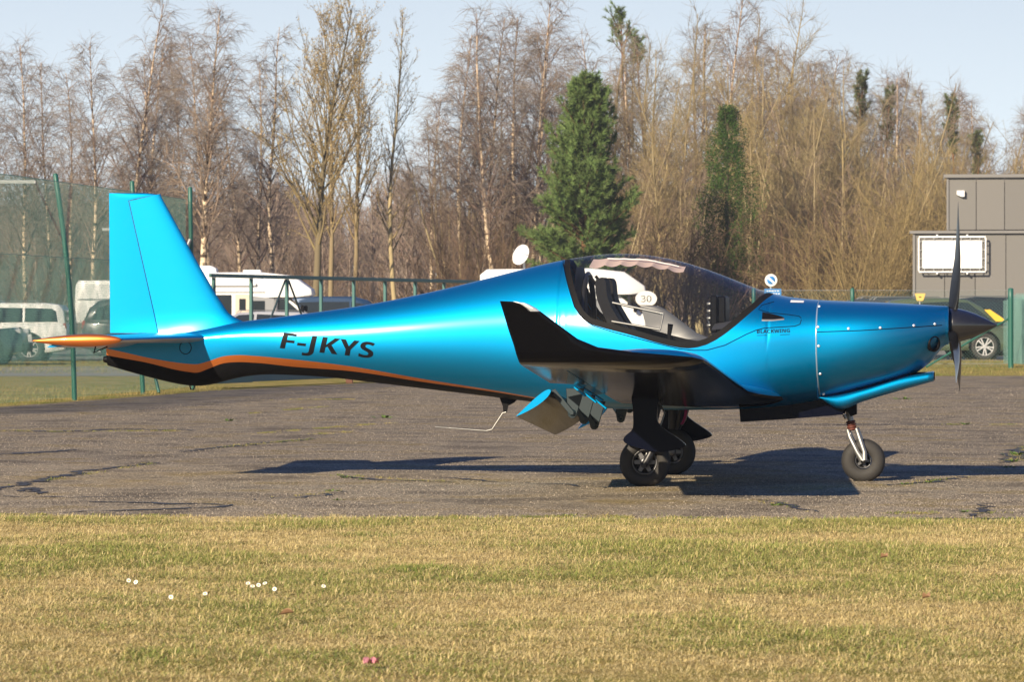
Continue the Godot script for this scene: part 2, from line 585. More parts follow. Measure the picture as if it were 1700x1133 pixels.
# ------------------------------------------------------------------ the aircraft
func fuselage_range(root: Node3D) -> void:
	var skin := begin(); var stripe := begin(); var belly := begin(); var pane := begin(); var seal := begin(); var cowl := begin(); var liner := begin()
	var us := []
	var u := -5.39
	while u < -0.303:
		us.append(u)
		u += 0.016
	us.append(-0.302)
	for s in [1.0, -1.0]:
		var prev := []
		var prev_liner := PackedVector3Array()
		for x in us:
			var r := ring(x)
			var tg := 1.0
			var ts := 1.0
			var g := polyl(GLASS, x, 9.0, 9.0)
			if g < 8.0: tg = ring_t(r, g)
			var sb := seal_bottom(x)
			if sb < 8.0: ts = minf(ring_t(r, sb), tg)
			var tt := -1.0
			var tb := -1.0
			if x < -2.0:
				tt = ring_t(r, curve(STRIPE_T, x)); tb = minf(ring_t(r, curve(STRIPE_B, x)), tt)
			var cuts := [1.0, tg, ts, tt, tb, -1.0]
			var segs := []
			for k in 5:
				var n: int = [22, 3, 40, 3, 14][k]
				var row := PackedVector3Array()
				for j in n + 1: row.append(fl(ring_point(r, lerpf(cuts[k], cuts[k + 1], float(j) / n)), s))
				segs.append(row)
			if prev.size():
				for k in 5:
					grid([pane, seal, skin, stripe, belly][k], [prev[k], segs[k]], s < 0)
			prev = segs
			if x > -2.0 and x < -0.6:
				var row := PackedVector3Array()
				for j in 13: row.append(fl(ring_point(r, lerpf(ts - 0.004, -0.45, j / 12.0), 0.975), s))
				row.append(Vector3(x, row[-1].y, 0))
				if prev_liner.size(): grid(liner, [prev_liner, row], s > 0)
				prev_liner = row
		# cowling
		var rows := []
		for k in 41:
			var f := k / 40.0
			var x := lerpf(-0.297, 0.575, 1.0 - pow(1.0 - f, 1.35))
			var r := ring(x)
			var row := PackedVector3Array()
			for j in 57: row.append(fl(ring_point(r, 1.0 - 2.0 * j / 56.0), s))
			rows.append(row)
		grid(cowl, rows, s < 0)
		# rounded lip and front face of the cowling
		var lip := [rows[-1]]
		for q in [[0.012, 0.985], [0.018, 0.94], [0.018, 0.55]]:
			var row := PackedVector3Array()
			for p in rows[-1]: row.append(Vector3(0.575 + q[0], lerpf(1.09, p.y, q[1]), p.z * q[1]))
			lip.append(row)
		grid(cowl, lip, s < 0)
	# blunt end of the tail cone
	var rt := ring(-5.39)
	for j in 40:
		for s in [1.0, -1.0]:
			tri(belly, Vector3(-5.392, 0.92, 0), fl(ring_point(rt, 1.0 - j / 20.0), s), fl(ring_point(rt, 1.0 - (j + 1) / 20.0), s))
	part("fuselage", fin(skin), M.paint, root)
	part("copper_stripe", fin(stripe), M.copper, root)
	part("belly", fin(belly), M.black, root)
	part("cowling", fin(cowl), M.paint, root)
	var cg := part("canopy", fin(pane), M.canopy, root)
	part("seal", fin(seal), M.rubber, cg)
	part("cockpit_lining", fin(liner), M.lining, root)
	# bulkheads behind the seats and ahead of the panel
	for q in [[-1.985, -1.93, 1.5], [-0.62, -0.62, 1.16]]:
		var st := begin()
		var r := ring(q[0])
		var rows := []
		for j in 21:
			var h := lerpf(0.7, minf(q[2], r.top - 0.05), j / 20.0)
			var p := ring_point(r, ring_t(r, h))
			rows.append(PackedVector3Array([Vector3(q[0], h, -p.z * 0.97), Vector3(q[0], h, p.z * 0.97)]))
		grid(st, rows)
		part("bulkhead", fin(st), M.lining, root)

func rotor_wheel(root: Node3D, called: String, c: Vector3, R: float, wid: float, rim: float, spokes: int, label := "") -> void:
	var w := Node3D.new()
	w.name = called
	root.add_child(w, true)
	w.position = c
	if label: w.set_meta("label", label)
	var ax := Transform3D(Basis(Vector3(0, 0, 1), Vector3(1, 0, 0), Vector3(0, 1, 0)), Vector3.ZERO)
	var h := wid / 2.0
	var prof := []
	for k in 25:
		var a := lerpf(-0.78 * PI, 0.78 * PI, k / 24.0)
		var rr := (R - rim) / 2.0 * 1.02
		var x := h * 1.0 * signf(sin(a)) * pow(absf(sin(a)), 0.75)
		var y := R - rr + rr * cos(a) * (1.0 if cos(a) < 0 else 0.96)
		prof.append(Vector2(x, y))
	# two shallow tread grooves
	var st := begin()
	lathe(st, prof, 48, ax)
	for g in [-0.35, 0.0, 0.35]:
		lathe(st, [Vector2(h * g - 0.004, R * 0.985), Vector2(h * g - 0.003, R * 0.998), Vector2(h * g + 0.003, R * 0.998), Vector2(h * g + 0.004, R * 0.985)], 48, ax)
	part("tyre", fin(st), M.tyre, w)
	var rs := begin()
	lathe(rs, [Vector2(-h * 0.55, rim * 0.8), Vector2(-h * 0.7, rim * 1.06), Vector2(-h * 0.62, rim * 0.98), Vector2(h * 0.3, rim * 0.86), Vector2(h * 0.62, rim * 0.98), Vector2(h * 0.7, rim * 1.06), Vector2(h * 0.66, rim * 1.08)], 40, ax)
	rs.set_smooth_group(-1)
	for k in spokes:
		var a := TAU * k / spokes
		var d := Vector3(cos(a), sin(a), 0)
		var t := Vector3(-sin(a), cos(a), 0)
		for z in [h * 0.42, h * 0.2]:
			quad(rs, d * rim * 0.2 - t * rim * 0.2 + Vector3(0, 0, z), d * rim * 0.93 - t * rim * 0.16 + Vector3(0, 0, z), d * rim * 0.93 + t * rim * 0.16 + Vector3(0, 0, z), d * rim * 0.2 + t * rim * 0.2 + Vector3(0, 0, z))
		for sg in [1.0, -1.0]:
			quad(rs, d * rim * 0.2 + t * sg * rim * 0.2 + Vector3(0, 0, h * 0.42), d * rim * 0.93 + t * sg * rim * 0.16 + Vector3(0, 0, h * 0.42), d * rim * 0.93 + t * sg * rim * 0.16 + Vector3(0, 0, h * 0.2), d * rim * 0.2 + t * sg * rim * 0.2 + Vector3(0, 0, h * 0.2))
	part("rim", fin(rs), M.rim_shaded, w)
	var hs := begin()
	lathe(hs, [Vector2(h * 0.2, rim * 0.42), Vector2(h * 0.62, rim * 0.4), Vector2(h * 0.72, rim * 0.33), Vector2(h * 0.75, rim * 0.16), Vector2(h * 0.78, 0.001)], 24, ax)
	part("hub", fin(hs), M.rim_shaded, w)
	var bd := begin()
	lathe(bd, [Vector2(h * 0.12, 0.002), Vector2(h * 0.12, rim * 0.83), Vector2(-h * 0.5, rim * 0.83)], 32, ax)
	part("brake_disc", fin(bd), M.dark_metal, w)

func build_aircraft() -> void:
	var root := thing("light_aircraft", "metallic cyan blue low wing light aircraft with copper stripe parked on the apron", "airplane", Vector3(NOSE_X, 0, 0), -YAW)
	fuselage_range(root)

	# ---- fin and rudder
	var finle := [Vector2(1.0, -4.2), Vector2(1.06, -4.27), Vector2(1.117, -4.405), Vector2(1.16, -4.487), Vector2(1.242, -4.553), Vector2(1.457, -4.686), Vector2(1.767, -4.863), Vector2(1.93, -4.955), Vector2(2.02, -5.005)]
	var hinge := func(h: float) -> float: return lerpf(-5.006, -5.232, (h - 1.02) / (1.985 - 1.02))
	var teu := func(h: float) -> float: return lerpf(-5.362, -5.376, (h - 1.02))
	var full := []
	for k in 31:
		var h := lerpf(1.0, 2.04, k / 30.0)
		var ch: float = curve(finle, h) - teu.call(h)
		var t := 0.085 + 0.05 * pow(maxf(0.0, 1.0 - (h - 1.0) / 0.17), 2.0)
		full.append(sec(Vector3(curve(finle, h), h, 0), Vector3(teu.call(h), h, 0), Vector3(0, 0, 1), t))
	var split := func(f: Vector2) -> Vector3: return Vector3.ZERO
	# the top of the fin slopes: its upper rim rises towards the front
	var top_h := func(uu: float) -> float: return 1.978 + (uu + 5.232) * 0.2
	for p in ["fin", "rudder", "rudder_horn"]:
		var st := begin()
		for sd in [1.0, -1.0]:
			var rows := []
			for k in 33:
				var row := PackedVector3Array()
				for j in 17:
					var q := j / 16.0
					var h := 0.0
					var uu := 0.0
					if p == "rudder_horn":
						# from the gap to the rounded top
						var x := q
						var le := curve(finle, 2.0)
						var te: float = teu.call(2.03)
						uu = lerpf(le, te, 1.0 - cos(q * PI / 2) if q < 1.0 else 1.0)
						var lowh: float = maxf(top_h.call(uu) + 0.007, 1.985) if uu > -5.225 else 1.983
						var tp := 2.036 - 0.022 * pow(maxf(0.0, (uu + 5.12) / 0.12), 2.0)
						h = lerpf(lowh, maxf(tp, lowh + 0.001), k / 32.0)
					elif p == "fin":
						var hh := lerpf(1.0, 1.975, k / 32.0)
						uu = lerpf(curve(finle, hh), hinge.call(hh), 1.0 - cos(q * PI / 2))
						h = lerpf(1.0, top_h.call(uu), k / 32.0)
						uu = lerpf(curve(finle, h), hinge.call(h), 1.0 - cos(q * PI / 2))
					else:
						h = lerpf(1.035, 1.983, k / 32.0)
						uu = lerpf(hinge.call(h) - 0.006, teu.call(h), q)
					var le2 := curve(finle, minf(h, 2.02))
					var te2: float = teu.call(h)
					var x2 := clampf((le2 - uu) / (le2 - te2), 0.0, 1.0)
					var t := 0.085 + 0.05 * pow(maxf(0.0, 1.0 - (h - 1.0) / 0.17), 2.0)
					var s := sec(Vector3(le2, h, 0), Vector3(te2, h, 0), Vector3(0, 0, 1), t)
					var pt := foil(s, x2, sd)
					if p != "fin": pt.z += (hinge.call(h) - uu) * 0.12
					if p == "rudder_horn": pt.z = (hinge.call(h) - uu) * 0.12 + (pt.z - (hinge.call(h) - uu) * 0.12) * sqrt(maxf(0.0, 1.0 - pow(k / 32.0, 3.0)))
					row.append(pt)
				rows.append(row)
			grid(st, rows, sd > 0)
			# close the rims facing the gaps
			st.set_smooth_group(-1)
			for rim in ([rows[-1]] if p == "fin" else ([rows[0], rows[-1]] if p == "rudder" else [rows[0]])):
				var mid := PackedVector3Array()
				for v in rim: mid.append(Vector3(v.x, v.y, 0.0 if p == "fin" else (hinge.call(v.y) - v.x) * 0.12))
				grid(st, [rim, mid])
			var col := PackedVector3Array()
			var colm := PackedVector3Array()
			for k in 33:
				var v: Vector3 = rows[k][16 if p == "fin" else 0]
				col.append(v); colm.append(Vector3(v.x, v.y, 0))
			if p != "rudder_horn": grid(st, [col, colm])
			st.set_smooth_group(0)
		part(p, fin(st), M.paint, root)

	# ---- tailplane and elevators
	for s in [1.0, -1.0]:
		var ss := [sec(Vector3(-4.63, 1.0, 0.04), Vector3(-5.42, 1.0, 0.04), Vector3.UP, 0.1), sec(Vector3(-4.7, 1.001, 0.2), Vector3(-5.44, 1.001, 0.2), Vector3.UP, 0.095), sec(Vector3(-5.0, 0.993, 1.21), Vector3(-5.53, 0.993, 1.21), Vector3.UP, 0.095)]
		if s < 0: ss = mirrored(ss)
		var top := begin()
		foil_skin(top, ss, 0, 0.62, 1.0)
		foil_spar(top, ss, 0.62)
		part("tailplane", fin(top), M.paint, root)
		var low := begin()
		foil_skin(low, ss, 0, 0.62, -1.0)
		part("tailplane_underside", fin(low), M.under_grey, root)
		# elevator, turned a few degrees down about its hinge
		var es := []
		for q in ss:
			var hg: Vector3 = q.le.lerp(q.te, 0.63)
			var ch: float = q.le.distance_to(q.te) * 0.37
			var te := hg + Vector3(-cos(0.27), -sin(0.27), 0) * ch
			es.append(sec(hg + Vector3(0.02, 0.003, 0), te, Vector3(-0.26, 0.96, 0), 0.2))
		var et := begin()
		foil_skin(et, es, 0.02, 1, 1.0); foil_end(et, es[2], 0.02, 1); foil_end(et, es[0], 0.02, 1)
		part("elevator", fin(et), M.paint, root)
		var eb := begin()
		foil_skin(eb, es, 0.02, 1, -1.0)
		part("elevator_underside", fin(eb), M.under_grey, root)
		# copper tip body
		var tip := begin()
		var rows := []
		for k in 29:
			var f := k / 28.0
			var rad := 0.044 * pow(sin(PI * pow(f, 0.72)), 0.8) if f < 1.0 else 0.0
			var row := PackedVector3Array()
			for j in 21:
				var a := TAU * (j % 20) / 20
				row.append(Vector3(lerpf(-4.985, -5.63, f), lerpf(0.992, 0.985, f) + sin(a) * rad, (1.235 + cos(a) * rad * 0.75) * s))
			rows.append(row)
		grid(tip, rows, s < 0)
		part("tip_fairing", fin(tip), M.copper, root, "copper teardrop fairing on the tailplane tip")
		# trim horn below the elevator
		var hn := begin()
		tube(hn, [Vector3(-5.2, 0.955, 1.12 * s), Vector3(-5.215, 0.905, 1.12 * s), Vector3(-5.12, 0.945, 1.12 * s)], [0.006, 0.006, 0.006], 6)
		part("control_horn", fin(hn), M.black, root)

	# ---- wings
	var up := Vector3(0, 1, -0.08)
	var W := [
		sec(Vector3(-0.52, 0.60, 0.36), Vector3(-1.95, 0.565, 0.36), up, 0.115, 0.012),
		sec(Vector3(-0.6, 0.608, 0.52), Vector3(-1.94, 0.572, 0.52), up, 0.12, 0.014),
		sec(Vector3(-0.69, 0.625, 0.68), Vector3(-1.935, 0.587, 0.68), up, 0.125, 0.015),
		sec(Vector3(-0.742, 0.648, 0.9), Vector3(-1.93, 0.607, 0.9), up, 0.125, 0.015),
		sec(Vector3(-0.76, 0.76, 2.3), Vector3(-1.91, 0.722, 2.3), up, 0.12, 0.015),
		sec(Vector3(-0.775, 0.873, 3.7), Vector3(-1.885, 0.838, 3.7), up, 0.115, 0.015),
		sec(Vector3(-0.79, 0.894, 3.9), Vector3(-1.881, 0.854, 3.9), Vector3(0, 1, -0.15), 0.11, 0.015),
		sec(Vector3(-0.85, 0.912, 4.02), Vector3(-1.879, 0.866, 4.02), Vector3(0, 1, -0.4), 0.10, 0.015),
		sec(Vector3(-1.0, 0.926, 4.075), Vector3(-1.879, 0.88, 4.085), Vector3(0, 0.8, -0.65), 0.095, 0.01),
		sec(Vector3(-1.2, 0.942, 4.105), Vector3(-1.882, 0.9, 4.12), Vector3(0, 0.5, -0.9), 0.09, 0.01),
		sec(Vector3(-1.4, 0.97, 4.125), Vector3(-1.89, 0.93, 4.14), Vector3(0, 0.2, -1), 0.085),
		sec(Vector3(-1.52, 1.02, 4.14), Vector3(-1.902, 0.98, 4.15), Vector3(0, 0.08, -1), 0.08),
		sec(Vector3(-1.64, 1.11, 4.16), Vector3(-1.935, 1.08, 4.163), Vector3(0, 0.05, -1), 0.08),
		sec(Vector3(-1.764, 1.203, 4.175), Vector3(-1.972, 1.21, 4.177), Vector3(0, 0.05, -1), 0.08),
		sec(Vector3(-1.815, 1.229, 4.18), Vector3(-1.979, 1.235, 4.18), Vector3(0, 0.05, -1), 0.07),
		sec(Vector3(-1.875, 1.242, 4.182), Vector3(-1.982, 1.246, 4.182), Vector3(0, 0.05, -1), 0.04)]
	# closer sections where it bends
	var fine := []
	for k in W.size() - 1:
		for j in (2 if k < 5 else 5): fine.append(sec_mix(W[k], W[k + 1], j / (2.0 if k < 5 else 5.0)))
	fine.append(W[-1])
	for s in [1.0, -1.0]:
		var secs: Array = fine if s > 0 else mirrored(fine)
		var inner := []
		var outer := []
		for q in secs:
			if absf(q.le.z) <= 3.7001: inner.append(q)
			if absf(q.le.z) >= 3.6999: outer.append(q)
		var flap_span := []
		for k in 9: flap_span.append(sec_mix(secs[4], secs[8], k / 8.0))
		var wing := Node3D.new()
		wing.name = "wing"
		root.add_child(wing, true)
		var st := begin()
		foil_skin(st, inner, 0, 0.775, 1.0, 18)
		var bend := []
		var tall := []
		for q in outer:
			if q.le.y <= 0.9431: bend.append(q)
			if q.le.y >= 0.9419: tall.append(q)
		foil_skin(st, bend, 0, 1, 1.0, 22)
		var wl := begin()
		foil_skin(wl, tall, 0, 1, 1.0, 22)
		part("winglet_inner_face", fin(wl), M.winglet_grey, wing)
		foil_end(st, inner[-1], 0.775, 1)
		foil_skin(st, flap_span, 0.775, 0.9, 1.0, 3)
		foil_skin(st, flap_span, 0.775, 0.9, 1.0, 3, -0.006)
		part("wing_skin", fin(st), M.paint, wing)
		var lo := begin()
		foil_skin(lo, inner, 0, 0.775, -1.0, 18)
		foil_skin(lo, outer, 0, 1, -1.0, 22)
		foil_end(lo, outer[-1], 0, 1)
		foil_spar(lo, inner, 0.775)
		part("wing_underside", fin(lo), M.black_gloss, wing)
		var band := begin()
		var bs := []
		for q in secs:
			if absf(q.le.z) > 3.2 and q.le.y < 0.93: bs.append(q)
		foil_skin(band, bs, 0.25, 0.32, 1.0, 4, 0.0015)
		part("copper_band", fin(band), M.copper, wing)
		var ail := [sec_mix(W[4], W[5], 0.02), sec_mix(W[4], W[5], 0.5), sec_mix(W[4], W[5], 0.99)]
		if s < 0: ail = mirrored(ail)
		var at := begin()
		foil_skin(at, ail, 0.782, 1, 1.0, 6); foil_end(at, ail[0], 0.782, 1); foil_spar(at, ail, 0.782)
		var an := part("aileron", fin(at), M.paint, wing)
		var ab := begin()
		foil_skin(ab, ail, 0.782, 1, -1.0, 6)
		part("underside", fin(ab), M.black_gloss, an)
		# lamp in the winglet tip, under a clear lens
		var lh := begin()
		foil_skin(lh, outer.slice(outer.size() - 12, outer.size()), 0.0, 0.26, -1.0, 8, 0.0012)
		part("lamp_housing", fin(lh), M.alloy, wing)
		var ln := begin()
		foil_skin(ln, outer.slice(outer.size() - 12, outer.size()), 0.0, 0.3, -1.0, 8, 0.004)
		part("lamp_lens", fin(ln), M.lens, wing)
		var led := begin(false)
		for k in 7:
			var q: Dictionary = outer[outer.size() - 11 + k]
			box(led, foil(q, 0.13, -1.0, 0.0015), Vector3(0.014, 0.008, 0.004))
		part("lamp_row", fin(led), M.led, wing)
		# flap, hanging well down
		var fs := [sec(Vector3(-1.862, 0.512, 0.66), Vector3(-2.083, 0.338, 0.66), Vector3(-0.61, 0.79, 0), 0.17, -0.02), sec(Vector3(-1.915, 0.679, 2.28), Vector3(-2.139, 0.507, 2.28), Vector3(-0.61, 0.79, 0), 0.17, -0.02)]
		if s < 0: fs = mirrored(fs)
		var ft := begin()
		foil_skin(ft, fs, 0, 1, 1.0); foil_end(ft, fs[0], 0, 1); foil_end(ft, fs[1], 0, 1)
		var fn := part("flap", fin(ft), M.paint, wing, "flap hanging down at a steep angle")
		var fb := begin()
		foil_skin(fb, fs, 0, 1, -1.0)
		part("underside", fin(fb), M.black_gloss, fn)
		# hinge brackets below the trailing edge
		for w in [2.12, 1.48, 0.86]:
			var hp := Vector3(-1.79, lerpf(0.415, 0.527, (w - 0.86) / 1.26), w * s)
			var b := begin(false)
			var out := [Vector2(-0.042, 0.16), Vector2(0.078, 0.16), Vector2(0.034, 0.01), Vector2(0.026, -0.02), Vector2(0.01, -0.034), Vector2(-0.01, -0.034), Vector2(-0.026, -0.02), Vector2(-0.032, 0.01)]
			slab(b, PackedVector2Array(out), -0.012, 0.012, 0.003, Transform3D(Basis(), hp))
			var bn := part("hinge_bracket", fin(b), M.bracket, wing)
			var pv := begin()
			var ax := Transform3D(Basis(Vector3(0, 0, 1), Vector3(1, 0, 0), Vector3(0, 1, 0)), hp)
			lathe(pv, [Vector2(-0.022, 0.001), Vector2(-0.022, 0.02), Vector2(-0.016, 0.024), Vector2(0.016, 0.024), Vector2(0.022, 0.02), Vector2(0.022, 0.011), Vector2(0.014, 0.01), Vector2(0.014, 0.001)], 18, ax)
			part("pivot", fin(pv), M.bracket, bn)
			for q in [[Vector2(0.015, 0.17), Vector2(0.09, 0.11)], [Vector2(-0.015, 0.215), Vector2(0.065, 0.165)]]:
				var ed := begin(false)
				var dd: Vector2 = q[1] - q[0]
				box(ed, Vector3(dd.length() / 2, 0, 0), Vector3(dd.length(), 0.014, 0.05), 0.003, Transform3D(Basis(Vector3(0, 0, 1), dd.angle()), hp + Vector3(q[0].x, q[0].y, 0.035 * s)))
				part("track_edge", fin(ed), M.paint, bn)
			# arm from the flap nose down to the pivot, and a web plate
			var fnose: Vector3 = fs[0].le.lerp(fs[1].le, (w - 0.66) / 1.62)
			var arm := begin(false)
			var d := (hp - fnose)
			var L := Vector2(d.x, d.y).length()
			var rot := Transform3D(Basis(Vector3(0, 0, 1), atan2(d.y, d.x)), fnose + Vector3(0, 0, 0.03 * s))
			slab(arm, PackedVector2Array([Vector2(-0.02, -0.012), Vector2(-0.01, 0.022), Vector2(L * 0.6, 0.018), Vector2(L, 0.016), Vector2(L + 0.016, 0), Vector2(L, -0.016), Vector2(L * 0.4, -0.016)]), -0.006, 0.006, 0.002, rot)
			part("flap_arm", fin(arm), M.bracket, bn)
		# ---- main undercarriage leg, wheel and door
		var dw: float = 1.09 * s
		var door := smooth_poly([Vector2(-1.5, 0.66), Vector2(-1.5, 0.52), Vector2(-1.502, 0.4), Vector2(-1.55, 0.35), Vector2(-1.565, 0.318), Vector2(-1.535, 0.29), Vector2(-1.43, 0.258), Vector2(-1.31, 0.24), Vector2(-1.21, 0.256), Vector2(-1.16, 0.272), Vector2(-1.148, 0.293), Vector2(-1.2, 0.335), Vector2(-1.29, 0.395), Vector2(-1.335, 0.45), Vector2(-1.335, 0.55), Vector2(-1.335, 0.66)], 4)
		var dm := begin(false)
		slab(dm, PackedVector2Array(door), dw - 0.02, dw + 0.02, 0.008)
		part("gear_door", fin(dm), M.navy, root)
		var lg := begin()
		tube(lg, [Vector3(-1.41, 0.66, 0.96 * s), Vector3(-1.42, 0.36, 0.98 * s), Vector3(-1.44, 0.26, 1.0 * s)], [0.04, 0.035, 0.03], 12)
		tube(lg, [Vector3(-1.44, 0.3, 1.0 * s), Vector3(-1.36, 0.27, 1.06 * s), Vector3(-1.43, 0.147, 1.07 * s)], [0.03, 0.028, 0.024], 10)
		tube(lg, [Vector3(-1.43, 0.147, 1.07 * s), Vector3(-1.43, 0.147, 0.94 * s)], [0.02, 0.02], 10)
		tube(lg, [Vector3(-1.33, 0.6, 0.9 * s), Vector3(-1.39, 0.33, 0.97 * s)], [0.018, 0.018], 8)
		part("gear_leg", fin(lg), M.dark_metal, root)
		rotor_wheel(root, "main_wheel", Vector3(-1.43, 0.167, 0.985 * s), 0.172, 0.125, 0.078, 6)
		# brake hose
		var hose := tube_mesh([Vector3(-1.36, 0.6, 0.92 * s), Vector3(-1.3, 0.5, 0.95 * s), Vector3(-1.33, 0.4, 0.99 * s), Vector3(-1.4, 0.3, 1.03 * s), Vector3(-1.42, 0.2, 1.05 * s)], [0.006, 0.006, 0.006, 0.006, 0.006], 6)
		part("brake_hose", hose, M.steel, root)

	# ---- nose gear
	var sp := begin(false)
	slab(sp, PackedVector2Array([Vector2(-0.16, 0.6), Vector2(-0.045, 0.6), Vector2(-0.045, 0.47), Vector2(-0.085, 0.455), Vector2(-0.115, 0.5), Vector2(-0.145, 0.475)]), -0.045, 0.045, 0.006)
	part("strut_mount", fin(sp), M.black, root)
	var strut := begin()
	tube(strut, [Vector3(-0.11, 0.53, 0), Vector3(-0.085, 0.41, 0)], [0.022, 0.022], 14)
	tube(strut, [Vector3(-0.13, 0.47, 0.03), Vector3(-0.12, 0.44, 0.035)], [0.016, 0.01], 8)
	part("nose_strut", fin(strut), M.steel, root)
	var bung := begin()
	var prof := []
	for k in 25:
		var f := k / 24.0
		prof.append(Vector2(f * 0.07, 0.026 + 0.009 * absf(sin(f * PI * 4.0))))
	var dirn := Vector3(0.2, -0.98, 0).normalized()
	lathe(bung, prof, 20, Transform3D(Basis(dirn, dirn.cross(Vector3.BACK).normalized() * -1.0, Vector3.BACK), Vector3(-0.09, 0.425, 0)))
	part("rubber_damper", fin(bung), M.rust_rubber, root)
	for s in [1.0, -1.0]:
		for q in [[-0.028, 0.0], [0.03, 0.0]]:
			pass
		var fk := begin()
		tube(fk, [Vector3(-0.105, 0.36, 0.035 * s), Vector3(-0.09, 0.31, 0.055 * s), Vector3(-0.04, 0.21, 0.075 * s), Vector3(-0.005, 0.152, 0.078 * s)], [0.015, 0.018, 0.018, 0.024], 10)
		tube(fk, [Vector3(-0.045, 0.37, 0.035 * s), Vector3(-0.025, 0.31, 0.055 * s), Vector3(0.01, 0.21, 0.075 * s), Vector3(0.008, 0.152, 0.078 * s)], [0.015, 0.018, 0.018, 0.024], 10)
		part("fork", fin(fk), M.steel, root)
		var bolts := begin()
		for b in [Vector3(-0.088, 0.335, 0.06), Vector3(-0.083, 0.315, 0.064), Vector3(-0.04, 0.345, 0.056), Vector3(-0.035, 0.325, 0.06), Vector3(0.0, 0.152, 0.098)]:
			lathe(bolts, [Vector2(-0.004, 0.009), Vector2(0.002, 0.008), Vector2(0.004, 0.001)], 8, Transform3D(Basis(Vector3(0, 0, s), Vector3(1, 0, 0), Vector3(0, s, 0)), fl(b, s)))
		part("bolt", fin(bolts), M.alloy, root)
		# long doors of the nose bay
		var nd := begin(false)
		slab(nd, PackedVector2Array([Vector2(-0.854, 0.53), Vector2(-0.845, 0.417), Vector2(-0.5, 0.44), Vector2(-0.135, 0.471), Vector2(-0.12, 0.545), Vector2(-0.25, 0.58), Vector2(-0.5, 0.55)]), -0.006, 0.006, 0.002, Transform3D(Basis(), Vector3(0, 0, 0.17 * s)))
		part("nose_gear_door", fin(nd), M.navy, root)
	rotor_wheel(root, "nose_wheel", Vector3(0.0, 0.147, 0), 0.152, 0.12, 0.05, 5)

	# ---- cooler scoop under the cowling
	var sc := begin()
	var rows := []
	for k in 21:
		var f := k / 20.0
		var x := lerpf(-0.29, 0.487, f)
		var t := curve([Vector2(-0.29, 0.6), Vector2(0.0, 0.66), Vector2(0.29, 0.745), Vector2(0.487, 0.772)], x)
		var b := curve([Vector2(-0.29, 0.585), Vector2(-0.17, 0.508), Vector2(0.0, 0.56), Vector2(0.25, 0.635), Vector2(0.487, 0.702)], x)
		b = lerpf(b, b, 1)
		var a := lerpf(0.3, 0.2, f)
		var row := PackedVector3Array()
		for j in 29:
			var an := TAU * (j % 28) / 28
			var cc := cos(an)
			var sn := sin(an)
			row.append(Vector3(x, (t + b) / 2 + (t - b) / 2 * signf(sn) * pow(absf(sn), 0.6), a * signf(cc) * pow(absf(cc), 0.5)))
		rows.append(row)
	# a mouth with a rolled lip and a dark inside
	var lipr := PackedVector3Array()
	var deep := PackedVector3Array()
	for p in rows[-1]:
		lipr.append(Vector3(p.x + 0.004, lerpf(0.7335, p.y, 0.86), p.z * 0.94))
		deep.append(Vector3(p.x - 0.15, lerpf(0.7335, p.y, 0.8), p.z * 0.9))
	grid(sc, rows)
	grid(sc, [rows[-1], lipr])
	part("cooler_scoop", fin(sc), M.paint, root)
	var scd := begin()
	grid(scd, [lipr, deep])
	part("scoop_duct", fin(scd), M.black, root)

	# ---- propeller
	var axis_h := 1.091
	var spn := begin()
	lathe(spn, [Vector2(0.593, 0.002), Vector2(0.593, 0.112), Vector2(0.596, 0.1185), Vector2(0.625, 0.1185), Vector2(0.67, 0.113), Vector2(0.72, 0.1), Vector2(0.78, 0.078), Vector2(0.84, 0.05), Vector2(0.885, 0.026), Vector2(0.915, 0.009), Vector2(0.926, 0.001)], 40, Transform3D(Basis(), Vector3(0, axis_h, 0)))
	part("spinner", fin(spn), M.carbon, root)
	for k in 3:
		var phi := deg_to_rad(-3.2 + 120.0 * k)
		var rad := Vector3(0, cos(phi), sin(phi))
		var tang := Vector3(0, -sin(phi), cos(phi))
		var bs := []
		for q in [[0.06, 0.06, 70.0, 0.5, 0.62], [0.11, 0.074, 60.0, 0.4, 0.622], [0.17, 0.092, 48.0, 0.22, 0.629], [0.24, 0.102, 42.0, 0.16, 0.635], [0.32, 0.106, 37.0, 0.13, 0.642], [0.47, 0.096, 26.0, 0.11, 0.653], [0.62, 0.076, 19.5, 0.1, 0.655], [0.76, 0.05, 12.0, 0.09, 0.655], [0.82, 0.034, 10.0, 0.09, 0.655], [0.862, 0.012, 9.0, 0.09, 0.655]]:
			var be := deg_to_rad(q[2])
			var chd := tang * cos(be) + Vector3.RIGHT * sin(be)
			var c: Vector3 = Vector3(q[4], axis_h, 0) + rad * q[0]
			bs.append(sec(c + chd * q[1] * 0.45, c - chd * q[1] * 0.55, rad.cross(chd), q[3]))
		var bf := []
		for i in bs.size() - 1:
			for j in 3: bf.append(sec_mix(bs[i], bs[i + 1], j / 3.0))
		bf.append(bs[-1])
		part("propeller_blade", foil_solid(bf, 0, 1, 10), M.blade, root)
	# exhaust side inlet in the nose
	var inl := begin()
	for s in [1.0, -1.0]:
		var c := on_side(0.49, 0.965, 0.0)
		lathe(inl, [Vector2(0.015, 0.045), Vector2(0.018, 0.052), Vector2(0.008, 0.058), Vector2(-0.03, 0.05), Vector2(-0.03, 0.001)], 24, Transform3D(Basis(Vector3(0.75, 0, 0.66 * s), Vector3(0, 1, 0), Vector3(-0.66 * s, 0, 0.75)), fl(c, s)))
	part("air_inlet", fin(inl), M.black, root)

	# ---- lines, fasteners, vents and lettering on the skin
	var cg := root.get_node("canopy")
